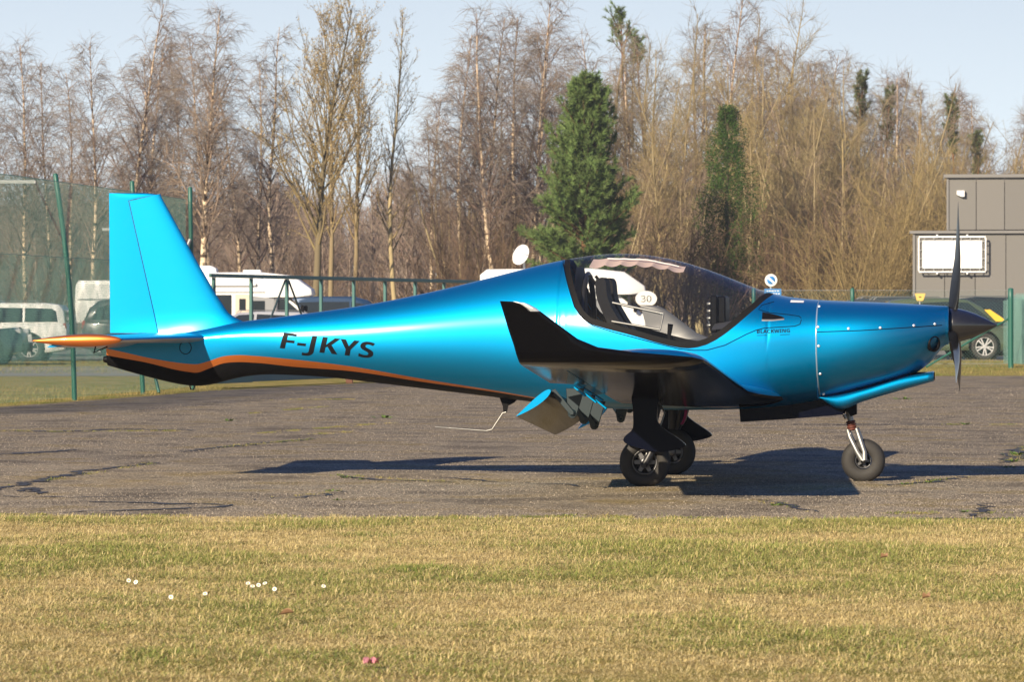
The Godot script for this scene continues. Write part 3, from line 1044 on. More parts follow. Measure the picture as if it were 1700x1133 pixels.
	both_ribbons("frame_line", [Vector2(-2.1, 1.545), Vector2(-2.076, 1.5), Vector2(-2.026, 1.364), Vector2(-1.971, 1.218), Vector2(-1.908, 1.135), Vector2(-1.837, 1.09), Vector2(-1.691, 1.045), Vector2(-1.44, 0.98), Vector2(-1.232, 0.93), Vector2(-1.13, 0.92), Vector2(-1.045, 0.921), Vector2(-0.92, 0.955), Vector2(-0.775, 1.03), Vector2(-0.71, 1.058), Vector2(-0.651, 1.073), Vector2(-0.444, 1.086), Vector2(-0.41, 1.1), Vector2(-0.403, 1.13)], 0.006, M.line, root)
	both_ribbons("cowling_joint", [Vector2(-0.2995, 1.262), Vector2(-0.2995, 1.1), Vector2(-0.2995, 0.9), Vector2(-0.295, 0.75), Vector2(-0.285, 0.6)], 0.009, M.edge_highlight, root)  # pale ribbon on the joint: its edge highlight, painted in
	both_ribbons("cowling_joint", [Vector2(-0.295, 1.046), Vector2(0.0, 1.056), Vector2(0.3, 1.075), Vector2(0.55, 1.092)], 0.006, M.line, root)
	var circ := []
	for k in 25: circ.append(Vector2(-4.8 + cos(TAU * k / 24) * 0.043, 0.93 + sin(TAU * k / 24) * 0.045))
	both_ribbons("inspection_cover", circ, 0.006, M.line, root)
	var hatch := [Vector2(-0.6, 1.255), Vector2(-0.68, 1.23), Vector2(-0.7, 1.2), Vector2(-0.62, 1.178), Vector2(-0.5, 1.166), Vector2(-0.42, 1.155), Vector2(-0.403, 1.14)]
	both_ribbons("hatch_line", hatch, 0.005, M.line, root)
	for q in [Vector2(-0.288, 1.22), Vector2(-0.288, 1.08), Vector2(-0.283, 0.95), Vector2(-0.275, 0.76), Vector2(-0.262, 0.62), Vector2(-0.08, 1.069), Vector2(0.135, 1.074), Vector2(0.36, 1.09), Vector2(0.5, 1.1)]:
		for s in [1.0, -1.0]:
			var p := on_side(q.x, q.y, 0.001)
			var f := begin()
			lathe(f, [Vector2(-0.004, 0.0105), Vector2(0.0015, 0.009), Vector2(0.004, 0.006), Vector2(0.005, 0.001)], 12, Transform3D(Basis(Vector3(0, 0, 1), Vector3(1, 0, 0), Vector3(0, 1, 0)), p) if s > 0 else Transform3D(Basis(Vector3(0, 0, -1), Vector3(1, 0, 0), Vector3(0, -1, 0)), fl(p, -1)))
			part("fastener", fin(f), M.fastener, root)
	# NACA style vent
	var vent := begin()
	var va := PackedVector3Array()
	var vb := PackedVector3Array()
	for k in 13:
		var f := k / 12.0
		var uu := lerpf(-0.672, -0.52, f)
		var wd := 0.03 * pow(1.0 - f, 0.6) + 0.002
		va.append(on_side(uu, 1.15 + wd - 0.01 * f, 0.002))
		vb.append(on_side(uu, 1.15 - wd * 0.5 - 0.012 * f, 0.002))
	grid(vent, [va, vb])
	part("vent", fin(vent), M.black, root)
	part("vent_lip", ribbon([Vector2(-0.672, 1.128), Vector2(-0.6, 1.128), Vector2(-0.52, 1.136)], 0.012, 0.004), M.steel, root)
	part("registration_letters", lettering("F-JKYS", true, Vector2(-4.115, 0.896), Vector2(-3.435, 0.826), Vector2(-3.405, 0.969), Vector2(-4.076, 1.041)), M.vinyl, root)
	part("maker_lettering", lettering("BLACKWING", true, Vector2(-0.703, 1.035), Vector2(-0.478, 1.043), Vector2(-0.478, 1.069), Vector2(-0.703, 1.061), 0.02), M.vinyl, root)
	part("underline", ribbon([Vector2(-0.703, 1.022), Vector2(-0.635, 1.024)], 0.004, 0.002), M.vinyl, root)
	part("underline", ribbon([Vector2(-0.545, 1.027), Vector2(-0.478, 1.03)], 0.004, 0.002), M.vinyl, root)
	var dec := begin()
	grid(dec, [PackedVector3Array([on_side(-0.49, 1.264), on_side(-0.4, 1.26)]), PackedVector3Array([on_side(-0.49, 1.248), on_side(-0.4, 1.246)])])
	part("placard", fin(dec), M.white, root)
	# antenna bracket and rod below the boom
	var anb := begin(false)
	slab(anb, PackedVector2Array([Vector2(-2.56, 0.585), Vector2(-2.43, 0.57), Vector2(-2.455, 0.545), Vector2(-2.5, 0.52), Vector2(-2.51, 0.47), Vector2(-2.53, 0.465), Vector2(-2.535, 0.52)]), -0.018, 0.018, 0.004)
	part("antenna_mount", fin(anb), M.black, root)
	part("antenna_rod", tube_mesh([Vector3(-2.51, 0.475, 0.02), Vector3(-2.535, 0.47, 0.02), Vector3(-2.61, 0.355, 0.03), Vector3(-2.65, 0.345, 0.03), Vector3(-3.01, 0.372, 0.05)], [0.008, 0.006, 0.005, 0.005, 0.004], 8), M.steel, root)
	part("tail_skid", tube_mesh([Vector3(-4.79, 0.66, 0), Vector3(-4.785, 0.632, 0.0), Vector3(-4.765, 0.63, 0), Vector3(-4.755, 0.657, 0)], [0.006, 0.006, 0.006, 0.006], 6), M.dark_metal, root)
	part("tail_fairing", tube_mesh([Vector3(-5.42, 0.845, 0), Vector3(-5.39, 0.845, 0), Vector3(-5.2, 0.83, 0)], [0.02, 0.028, 0.03], 12), M.black, root)

	# ---- cockpit
	for s in [1.0, -1.0]:
		var seat := begin(false)
		slab(seat, PackedVector2Array(smooth_poly([Vector2(-1.5, 0.78), Vector2(-1.58, 0.8), Vector2(-1.8, 1.2), Vector2(-1.84, 1.38), Vector2(-1.81, 1.42), Vector2(-1.77, 1.4), Vector2(-1.73, 1.22), Vector2(-1.5, 0.86)], 4)), 0.08, 0.36, 0.02, Transform3D(Basis(Vector3(1, 0, 0), Vector3(0, 1, 0), Vector3(0, 0, 1)), Vector3(0, 0, 0.0 if s > 0 else -0.44)))
		part("seat", fin(seat), M.seat, root)
		part("harness", tube_mesh([Vector3(-1.9, 1.44, 0.2 * s), Vector3(-1.84, 1.36, 0.2 * s), Vector3(-1.75, 1.2, 0.2 * s), Vector3(-1.62, 1.0, 0.22 * s)], [0.012, 0.012, 0.012, 0.012], 6), M.black, root)
	var hoop := []
	for k in 13:
		var a := PI * k / 12.0
		hoop.append(Vector3(-1.93, 1.0 + 0.45 * sin(a), 0.4 * cos(a)))
	var hr := []
	for k in 13: hr.append(0.02)
	part("roll_bar", tube_mesh(hoop, hr, 10), M.dark_metal, root)
	var pn := begin(false)
	box(pn, Vector3(-1.03, 1.17, -0.02), Vector3(0.05, 0.26, 0.42), 0.01)
	box(pn, Vector3(-0.98, 1.2, -0.02), Vector3(0.06, 0.19, 0.36), 0.01)
	part("instrument_panel", fin(pn), M.black, root)
	var kn := begin()
	for k in 4:
		lathe(kn, [Vector2(0.0, 0.012), Vector2(-0.025, 0.012), Vector2(-0.028, 0.001)], 12, Transform3D(Basis(), Vector3(-1.055, 1.09 + 0.05 * k, 0.15)))
	part("knob", fin(kn), M.steel, root)
	var gl := begin()
	var g0 := PackedVector3Array()
	var g1 := PackedVector3Array()
	for k in 13:
		var w := lerpf(-0.5, 0.5, k / 12.0)
		g0.append(Vector3(-1.02, 1.06 + 0.05 * (1.0 - 4.0 * w * w), w))
		g1.append(Vector3(-0.62, 1.1 + 0.06 * (1.0 - 4.0 * w * w), w * 0.96))
	grid(gl, [g0, g1])
	part("glareshield", fin(gl), M.lining, root)
	var shade := begin()
	var sr := []
	for i in 9:
		var row := PackedVector3Array()
		for k in 73:
			var f := k / 72.0
			var uu := lerpf(-1.89, -1.24, f)
			var tp := curve(T_TOP, uu)
			var v := i / 8.0
			var wv := absf(sin(f * PI * 6.0))
			var w := lerpf(0.02, 0.3 - 0.1 * f, v)
			var rr := ring(uu)
			# stay inside the glass
			var lim := 1.0
			var drop := lerpf(0.03, 0.098 - 0.01 * (1.0 - wv) - 0.02 * f, v)
			row.append(Vector3(uu, tp - drop - 0.006 * wv, w))
		sr.append(row)
	grid(shade, sr)
	part("sun_blind", fin(shade), M.blind, root)
	part("blind_rail", tube_mesh([Vector3(-1.78, curve(T_TOP, -1.78) - 0.036, 0.12), Vector3(-1.5, curve(T_TOP, -1.5) - 0.036, 0.12), Vector3(-1.28, curve(T_TOP, -1.28) - 0.04, 0.1)], [0.005, 0.005, 0.005], 6), M.white, root)
	part("canopy_strut", tube_mesh([Vector3(-1.72, 1.25, 0.36), Vector3(-1.36, 1.17, 0.4)], [0.009, 0.009], 8), M.steel, root)
	part("canopy_strut", tube_mesh([Vector3(-1.72, 1.12, 0.4), Vector3(-1.38, 1.06, 0.44)], [0.008, 0.008], 8), M.steel, root)
	part("canopy_strut", tube_mesh([Vector3(-1.38, 1.06, 0.44), Vector3(-1.36, 1.17, 0.4)], [0.006, 0.006], 8), M.steel, root)
	var stick := tube_mesh([Vector3(-1.3, 0.8, 0.2), Vector3(-1.34, 1.02, 0.2), Vector3(-1.33, 1.1, 0.2)], [0.012, 0.014, 0.02], 10)
	part("control_stick", stick, M.black, root)

# ------------------------------------------------------------------ fences and gate
func wires(st: SurfaceTool, a: Vector3, b: Vector3, h0: float, h1: float, pitch: float, r: float) -> void:
	# diagonal netting between two ends, from height h0 to h1
	var L := Vector2(a.x, a.z).distance_to(Vector2(b.x, b.z))
	var along := (b - a) / L
	var side := along.cross(Vector3.UP).normalized()
	var H := h1 - h0
	var put_wire := func(x0: float, y0: float, x1: float, y1: float, off: float) -> void:
		var p := a + along * x0 + Vector3.UP * (h0 + y0) + side * off
		var q := a + along * x1 + Vector3.UP * (h0 + y1) + side * off
		var d := (q - p).normalized()
		var n := d.cross(side).normalized() * r
		var s := side * r
		quad(st, p + n, q + n, q + s, p + s)
		quad(st, p + s, q + s, q - n, p - n)
		quad(st, p - n, q - n, q - s, p - s)
		quad(st, p - s, q - s, q + n, p + n)
	var x := -H
	while x < L:
		var x0 := maxf(x, 0.0)
		var x1 := minf(x + H, L)
		if x1 - x0 > 0.01:
			put_wire.call(x0, x0 - x, x1, x1 - x, r * 1.2)
			put_wire.call(x0, H - (x0 - x), x1, H - (x1 - x), -r * 1.2)
		x += pitch

func post(parent: Node, at: Vector3, h: float, r: float, lean := Vector3.ZERO, bow := Vector3.ZERO) -> void:
	var pts := []
	var rs := []
	for k in 9:
		var f := k / 8.0
		pts.append(at + Vector3.UP * h * f + lean * f + bow * sin(PI * f))
		rs.append(r)
	pts.append(pts[-1] + Vector3.UP * 0.02); rs.append(r * 0.6)
	part("post", tube_mesh(pts, rs, 10), M.green_post, parent)

func build_fences() -> void:
	var f := thing("mesh_fence", "tall green mesh fence with leaning posts behind the aircraft tail", "fence")
	# from the near corner off to the left, running away to the gate
	var P := [Vector3(-6.62, 0, -20.9), Vector3(-5.97, 0, -25.6), Vector3(-5.42, 0, -29.6), Vector3(-4.98, 0, -33.2)]
	post(f, P[1], 3.08, 0.035, Vector3(-0.26, 0, 0), Vector3(0.06, 0, 0))
	post(f, P[2], 3.12, 0.035, Vector3(-0.16, 0, 0), Vector3(0.0, 0, 0))
	post(f, P[3], 3.15, 0.035, Vector3(-0.05, 0, 0))
	post(f, P[0], 1.15, 0.04, Vector3(-0.14, 0, 0), Vector3(0.05, 0, 0))
	post(f, Vector3(-7.9, 0, -15.0), 3.05, 0.035)
	var br := begin()
	tube(br, [Vector3(-5.02, 2.35, -33.1), Vector3(-5.3, 1.6, -33.0), Vector3(-5.55, 0.75, -32.9)], [0.028, 0.028, 0.028], 8)
	part("brace", fin(br), M.galv, f)
	part("brace", tube_mesh([Vector3(-5.42, 1.0, -29.6), Vector3(-5.15, 0.03, -29.2)], [0.025, 0.025], 8), M.green_post, f)
	var ends := [Vector3(-7.9, 0, -15.0), P[0], P[1], P[2], P[3]]
	for k in 4:
		var st := begin(false)
		wires(st, ends[k] + Vector3(-0.12, 0, 0), ends[k + 1] + Vector3(-0.12, 0, 0), 0.55, 2.98, 0.058, 0.0019)
		wires(st, ends[k] + Vector3(-0.06, 0, 0), ends[k + 1] + Vector3(-0.06, 0, 0), 0.04, 1.95, 0.062, 0.0013)
		var n := part("wire_netting", fin(st), M.green_wire, f)
		n.set_meta("kind", "stuff")
	for h in [0.6, 1.95, 2.97]:
		var pts := []
		var rr := []
		for p in ends:
			pts.append(p + Vector3(-0.09, h, 0)); rr.append(0.004)
		part("line_wire", tube_mesh(pts, rr, 5), M.green_wire, f)
	# thin boards clipped to the net
	part("clip_board", box_mesh(Vector3(0.5, 0.045, 0.02), Vector3(-5.75, 2.42, -29.4), 0.004), M.galv, f)
	part("clip_board", box_mesh(Vector3(0.7, 0.05, 0.02), Vector3(-6.65, 2.93, -24.0), 0.004), M.galv, f)

	# sliding gate
	var g := thing("sliding_gate", "long green steel sliding gate behind the tail boom", "gate")
	var A := Vector3(-4.72, 0, -33.8)
	var B := Vector3(-0.6, 0, -45.6)
	var dir := (B - A).normalized()
	var L := A.distance_to(B)
	var T := Transform3D(Basis(dir, Vector3.UP, dir.cross(Vector3.UP)), A)
	var bx := func(x0: float, x1: float, y0: float, y1: float, d: float) -> ArrayMesh:
		var st := begin(false)
		box(st, Vector3((x0 + x1) / 2, (y0 + y1) / 2, 0), Vector3(x1 - x0, y1 - y0, d), 0.006, T)
		return fin(st)
	part("top_rail", bx.call(-0.1, L, 1.76, 1.82, 0.06), M.gate_green, g)
	part("bottom_beam", bx.call(1.4, 9.0, 0.09, 0.3, 0.16), M.gate_beam, g)
	part("bottom_beam", bx.call(-0.1, 1.37, 0.08, 0.34, 0.2), M.gate_green, g)
	var x := 0.03
	for k in 9:
		part("upright", bx.call(x - 0.03, x + 0.03, 0.302, 1.758, 0.05), M.gate_green, g)
		x += 1.5
	for q in [[1.56, 2.96], [4.5, 3.1]]:
		var st := begin()
		tube(st, [T * Vector3(q[0], 0.32, 0), T * Vector3(q[1], 1.74, 0)], [0.018, 0.018], 8)
		part("diagonal", fin(st), M.gate_dark, g)
	part("guide_foot", box_mesh(Vector3(0.12, 0.25, 0.12), Vector3(-2.77, 0.125, -38.6), 0.01), M.rust, g)

	# low chain-link fence on the right
	var c := thing("chain_link_fence", "low green chain-link fence on posts beyond the propeller", "fence")
	var z := -57.3
	var corner := Vector3(10.93, 0, z)
	for px in [5.3, 7.46, 10.93]:
		post(c, Vector3(px, 0, z), 1.74, 0.045 if px < 10 else 0.06)
	var cw := begin(false)
	wires(cw, Vector3(5.3, 0, z - 0.05), corner + Vector3(0, 0, -0.05), 0.03, 1.7, 0.075, 0.0012)
	part("wire_netting", fin(cw), M.green_wire, c).set_meta("kind", "stuff")
	for h in [0.1, 0.9, 1.71]:
		part("line_wire", tube_mesh([Vector3(5.3, h, z - 0.05), Vector3(10.93, h, z - 0.05)], [0.005, 0.005], 5), M.galv, c)
	part("brace", tube_mesh([Vector3(10.9, 1.1, z), Vector3(9.05, 0.03, z + 0.2)], [0.022, 0.022], 8), M.green_post, c)
	# the return towards the camera, in loosely hung net
	var c2 := thing("chain_link_fence", "crumpled pale green netting run at the far right edge", "fence")
	for k in 5:
		var st := begin(false)
		wires(st, Vector3(11.1 + 0.07 * k, 0, z - 2.6), Vector3(11.05 + 0.55 + 0.1 * k, 0, z + 3.4), 0.08, 1.5 + 0.04 * k, 0.07, 0.0022)
		var np := part("netting_layer", fin(st), M.pale_wire, c2)
		np.set_meta("kind", "stuff")

# ------------------------------------------------------------------ vehicles
# body: side outline (x forward, y up); cabin: outline of the glasshouse; width w
func loft_outline(st: SurfaceTool, out: Array, w: float, inset_top: float, y0: float, y1: float, round_edge := 0.06) -> void:
	var n := out.size()
	var rows := []
	for k in n + 1:
		var p: Vector2 = out[k % n]
		var cen := Vector2.ZERO
		for q in out: cen += q
		cen /= n
		var d := (cen - p).normalized()
		var row := PackedVector3Array()
		for q in [[-1.0, 0.12], [-1.0, 0.0], [-0.93, -0.0], [0.0, 0.0], [0.93, 0.0], [1.0, 0.0], [1.0, 0.12]]:
			var e := p + d * (round_edge if absf(q[0]) > 0.98 else 0.0) * (2.0 if q[1] > 0 else 0.55)
			if q[1] > 0.0: e = p.lerp(cen, 0.3)
			var f := clampf((e.y - y0) / maxf(y1 - y0, 0.01), 0.0, 1.0)
			row.append(Vector3(e.x, e.y, (w / 2.0 - inset_top * f) * q[0]))
		rows.append(row)
	grid(st, rows, true)
	# flat flanks
	st.set_smooth_group(-1)
	for s in [0, 6]:
		var c := Vector3.ZERO
		for k in n: c += rows[k][s]
		c /= n
		for k in n:
			if s == 0: tri(st, c, rows[k][s], rows[k + 1][s])
			else: tri(st, c, rows[k + 1][s], rows[k][s])
	st.set_smooth_group(0)

func car_wheel(root: Node3D, x: float, z: float, R: float, wid: float) -> void:
	var s := signf(z)
	var w := Node3D.new()
	w.name = "wheel"
	root.add_child(w, true)
	w.position = Vector3(x, R, z)
	var ax := Transform3D(Basis(Vector3(0, 0, s), Vector3(1, 0, 0), Vector3(0, s, 0)), Vector3.ZERO)
	var h := wid / 2
	part("tyre", lathe_mesh([Vector2(-h, R * 0.6), Vector2(-h, R * 0.93), Vector2(-h * 0.7, R), Vector2(h * 0.7, R), Vector2(h, R * 0.93), Vector2(h, R * 0.72), Vector2(h * 0.8, R * 0.68)], 28, ax), M.tyre, w)
	var st := begin(false)
	lathe(st, [Vector2(h * 0.2, 0.01), Vector2(h * 0.2, R * 0.62)], 24, ax)
	part("brake_disc", fin(st), M.black, w)
	var rs := begin(false)
	lathe(rs, [Vector2(h * 0.8, R * 0.7), Vector2(h * 0.85, R * 0.66), Vector2(h * 0.5, R * 0.6)], 28, ax)
	for k in 10:
		var a := TAU * k / 10.0 + (0.12 if k % 2 else -0.12)
		var d := Vector3(cos(a), sin(a), 0)
		var t := Vector3(-sin(a), cos(a), 0) * R * 0.045
		var zz := Vector3(0, 0, s * h * 0.8)
		quad(rs, d * R * 0.1 - t + zz, d * R * 0.67 - t * 1.2 + zz, d * R * 0.67 + t * 1.2 + zz, d * R * 0.1 + t + zz)
	lathe(rs, [Vector2(h * 0.7, R * 0.16), Vector2(h * 0.85, R * 0.13), Vector2(h * 0.86, 0.005)], 14, ax)
	part("rim", fin(rs), M.silver_rim, w)

# a car with its parts; d holds len, w, body outline, cabin outline, window outlines
func car(called: String, label: String, cat: String, at: Vector3, turn: float, d: Dictionary, group := "") -> Node3D:
	var root := thing(called, label, cat, at, turn, group)
	var w: float = d.w
	var st := begin()
	loft_outline(st, d.body, w, 0.05, 0.5, 1.0, 0.07)
	var body := part("body", fin(st), d.paint, root)
	if d.has("cabin"):
		var cb := begin()
		loft_outline(cb, d.cabin, w - 0.08, d.get("lean", 0.2), d.waist, d.roof, 0.06)
		part("cabin", fin(cb), d.paint, root)
	for s in [1.0, -1.0]:
		for o in d.windows:
			var wm := begin(false)
			var hw: float = w / 2 - 0.04
			var lean: float = d.get("lean", 0.2) if d.has("cabin") else 0.0
			var T := Transform3D(Basis(Vector3(1, 0, 0), Vector3(0, 1, -s * lean / maxf(d.roof - d.waist, 0.1)), Vector3(0, 0, 1)), Vector3(0, 0, s * hw))
			var o2 := []
			for p in o: o2.append(p - Vector2(0, d.waist))
			T.origin.y = d.waist
			slab(wm, PackedVector2Array(o2), -0.012, 0.012, 0.004, T)
			part("side_window", fin(wm), M.car_glass, root)
	for q in d.get("panes", []):
		# a pane across the width between two profile points
		var a: Vector2 = q[0]
		var b: Vector2 = q[1]
		var n: Vector2 = Vector2(-(b - a).y, (b - a).x).normalized() * float(q[2])
		var pm := begin(false)
		var wa: float = w / 2 - 0.12 - d.get("lean", 0.2) * clampf((a.y - d.waist) / (d.roof - d.waist), 0, 1)
		var wb: float = w / 2 - 0.12 - d.get("lean", 0.2) * clampf((b.y - d.waist) / (d.roof - d.waist), 0, 1)
		a += n; b += n
		quad(pm, Vector3(a.x, a.y, -wa), Vector3(b.x, b.y, -wb), Vector3(b.x, b.y, wb), Vector3(a.x, a.y, wa))
		part(q[3], fin(pm), M.car_glass, root)
	for x in d.axles:
		for s in [1.0, -1.0]:
			car_wheel(root, x, s * (w / 2 - 0.07), d.R, 0.22)
			var arch := begin(false)
			lathe(arch, [Vector2(0.012, 0.0), Vector2(0.014, d.R + 0.07), Vector2(-0.05, d.R + 0.075)], 24, Transform3D(Basis(Vector3(0, 0, s), Vector3(1, 0, 0), Vector3(0, s, 0)), Vector3(x, d.R, s * (w / 2 - 0.012))))
			part("wheel_arch", fin(arch), M.black, root)
	var fx: float = d.front
	var rx: float = d.rear
	for s in [1.0, -1.0]:
		part("headlight", box_mesh(Vector3(0.16, 0.12, 0.34), Vector3(fx - 0.1, d.lamp, s * (w / 2 - 0.22)), 0.03), M.lens_solid, root)
		part("tail_light", box_mesh(Vector3(0.1, 0.26, 0.16), Vector3(rx + 0.05, d.lamp + 0.12, s * (w / 2 - 0.12)), 0.03), M.red_lens, root)
		if d.get("mirrors", true):
			part("door_mirror", box_mesh(Vector3(0.12, 0.14, 0.2), Vector3(d.get("mirror_x", fx - 1.5), d.waist + 0.08, s * (w / 2 + 0.08)), 0.04), d.paint, root)
		part("door_handle", box_mesh(Vector3(0.16, 0.03, 0.03), Vector3((fx + rx) / 2 + 0.1, d.waist - 0.1, s * (w / 2 + 0.008)), 0.008), M.dark_metal, root)
		if d.get("rails", false):
			part("roof_rail", tube_mesh([Vector3(rx + 0.7, d.roof - 0.02, s * 0.55), Vector3(rx + 0.8, d.roof + 0.05, s * 0.55), Vector3(fx - 2.0, d.roof + 0.05, s * 0.55), Vector3(fx - 1.9, d.roof - 0.04, s * 0.55)], [0.015, 0.015, 0.015, 0.015], 6), M.steel, root)
	part("bumper", box_mesh(Vector3(0.12, 0.24, w - 0.2), Vector3(fx - 0.02, 0.42, 0), 0.04), M.black, root)
	part("bumper", box_mesh(Vector3(0.12, 0.24, w - 0.2), Vector3(rx + 0.02, 0.42, 0), 0.04), M.black, root)
	return root

func V(a: float, b: float) -> Vector2:
	return Vector2(a, b)

func suv_shape(paint: Material, k := 1.0) -> Dictionary:
	return {"w": 1.86, "paint": paint, "waist": 1.0 * k, "roof": 1.62 * k, "lean": 0.22, "front": 2.2, "rear": -2.2, "lamp": 0.78, "axles": [1.36, -1.3], "R": 0.35, "rails": true,
		"body": [V(-2.18, 0.3), V(-2.22, 0.62), V(-2.2, 0.98), V(-1.9, 1.02 * k), V(0.95, 1.02 * k), V(1.4, 0.98 * k), V(1.95, 0.88), V(2.2, 0.72), V(2.22, 0.35), V(1.8, 0.24), V(-1.8, 0.24)],
		"cabin": [V(-2.15, 0.95), V(-1.98, 1.4 * k), V(-1.8, 1.57 * k), V(-1.4, 1.63 * k), V(-0.3, 1.65 * k), V(0.2, 1.6 * k), V(0.6, 1.38 * k), V(1.12, 0.98)],
		"windows": [[V(-1.95, 1.06 * k), V(-1.8, 1.4 * k), V(-1.3, 1.5 * k), V(-1.2, 1.06 * k)], [V(-1.15, 1.06 * k), V(-1.22, 1.5 * k), V(-0.3, 1.55 * k), V(-0.26, 1.06 * k)], [V(-0.2, 1.06 * k), V(-0.22, 1.55 * k), V(0.2, 1.52 * k), V(0.82, 1.06 * k)]],
		"panes": [[V(0.6, 1.38 * k), V(1.1, 1.0), 0.03, "windscreen"], [V(-2.13, 1.02), V(-1.98, 1.4 * k), 0.03, "rear_window"]]}

func wagon_shape(paint: Material) -> Dictionary:
	return {"w": 1.82, "paint": paint, "waist": 0.93, "roof": 1.47, "lean": 0.16, "front": 2.3, "rear": -2.25, "lamp": 0.72, "axles": [1.42, -1.32], "R": 0.33, "rails": true,
		"body": [V(-2.22, 0.3), V(-2.27, 0.6), V(-2.25, 0.94), V(1.1, 0.95), V(1.6, 0.9), V(2.1, 0.78), V(2.3, 0.6), V(2.28, 0.3), V(1.8, 0.22), V(-1.8, 0.22)],
		"cabin": [V(-2.24, 0.88), V(-2.17, 1.28), V(-2.05, 1.42), V(-1.7, 1.47), V(0.1, 1.48), V(0.5, 1.42), V(1.35, 0.9)],
		"windows": [[V(-2.03, 1.0), V(-1.98, 1.27), V(-1.85, 1.33), V(-1.2, 1.35), V(-1.2, 0.99)], [V(-1.14, 0.99), V(-1.14, 1.35), V(-0.35, 1.36), V(-0.35, 0.98)], [V(-0.29, 0.98), V(-0.29, 1.36), V(0.36, 1.33), V(0.95, 0.98)]],
		"panes": [[V(0.5, 1.42), V(1.32, 0.94), 0.03, "windscreen"], [V(-2.22, 0.98), V(-2.15, 1.28), 0.03, "rear_window"]]}

func van_shape(paint: Material) -> Dictionary:
	return {"w": 1.85, "paint": paint, "waist": 0.98, "roof": 1.82, "lean": 0.12, "front": 2.25, "rear": -2.25, "lamp": 0.8, "axles": [1.45, -1.45], "R": 0.33, "rails": false,
		"body": [V(-2.22, 0.3), V(-2.27, 0.6), V(-2.25, 1.0), V(1.3, 1.0), V(1.8, 0.95), V(2.15, 0.8), V(2.27, 0.6), V(2.25, 0.3), V(1.8, 0.22), V(-1.8, 0.22)],
		"cabin": [V(-2.24, 0.95), V(-2.2, 1.5), V(-2.1, 1.75), V(-1.8, 1.83), V(0.1, 1.83), V(0.6, 1.7), V(1.55, 0.97)],
		"windows": [[V(-2.05, 1.02), V(-2.0, 1.55), V(-1.9, 1.62), V(-1.05, 1.64), V(-1.05, 1.02)], [V(-0.98, 1.02), V(-0.98, 1.64), V(-0.05, 1.64), V(-0.05, 1.02)], [V(0.02, 1.02), V(0.02, 1.64), V(0.5, 1.55), V(1.2, 1.02)]],
		"panes": [[V(0.6, 1.7), V(1.52, 1.0), 0.03, "windscreen"], [V(-2.22, 1.0), V(-2.18, 1.55), 0.03, "rear_window"]]}

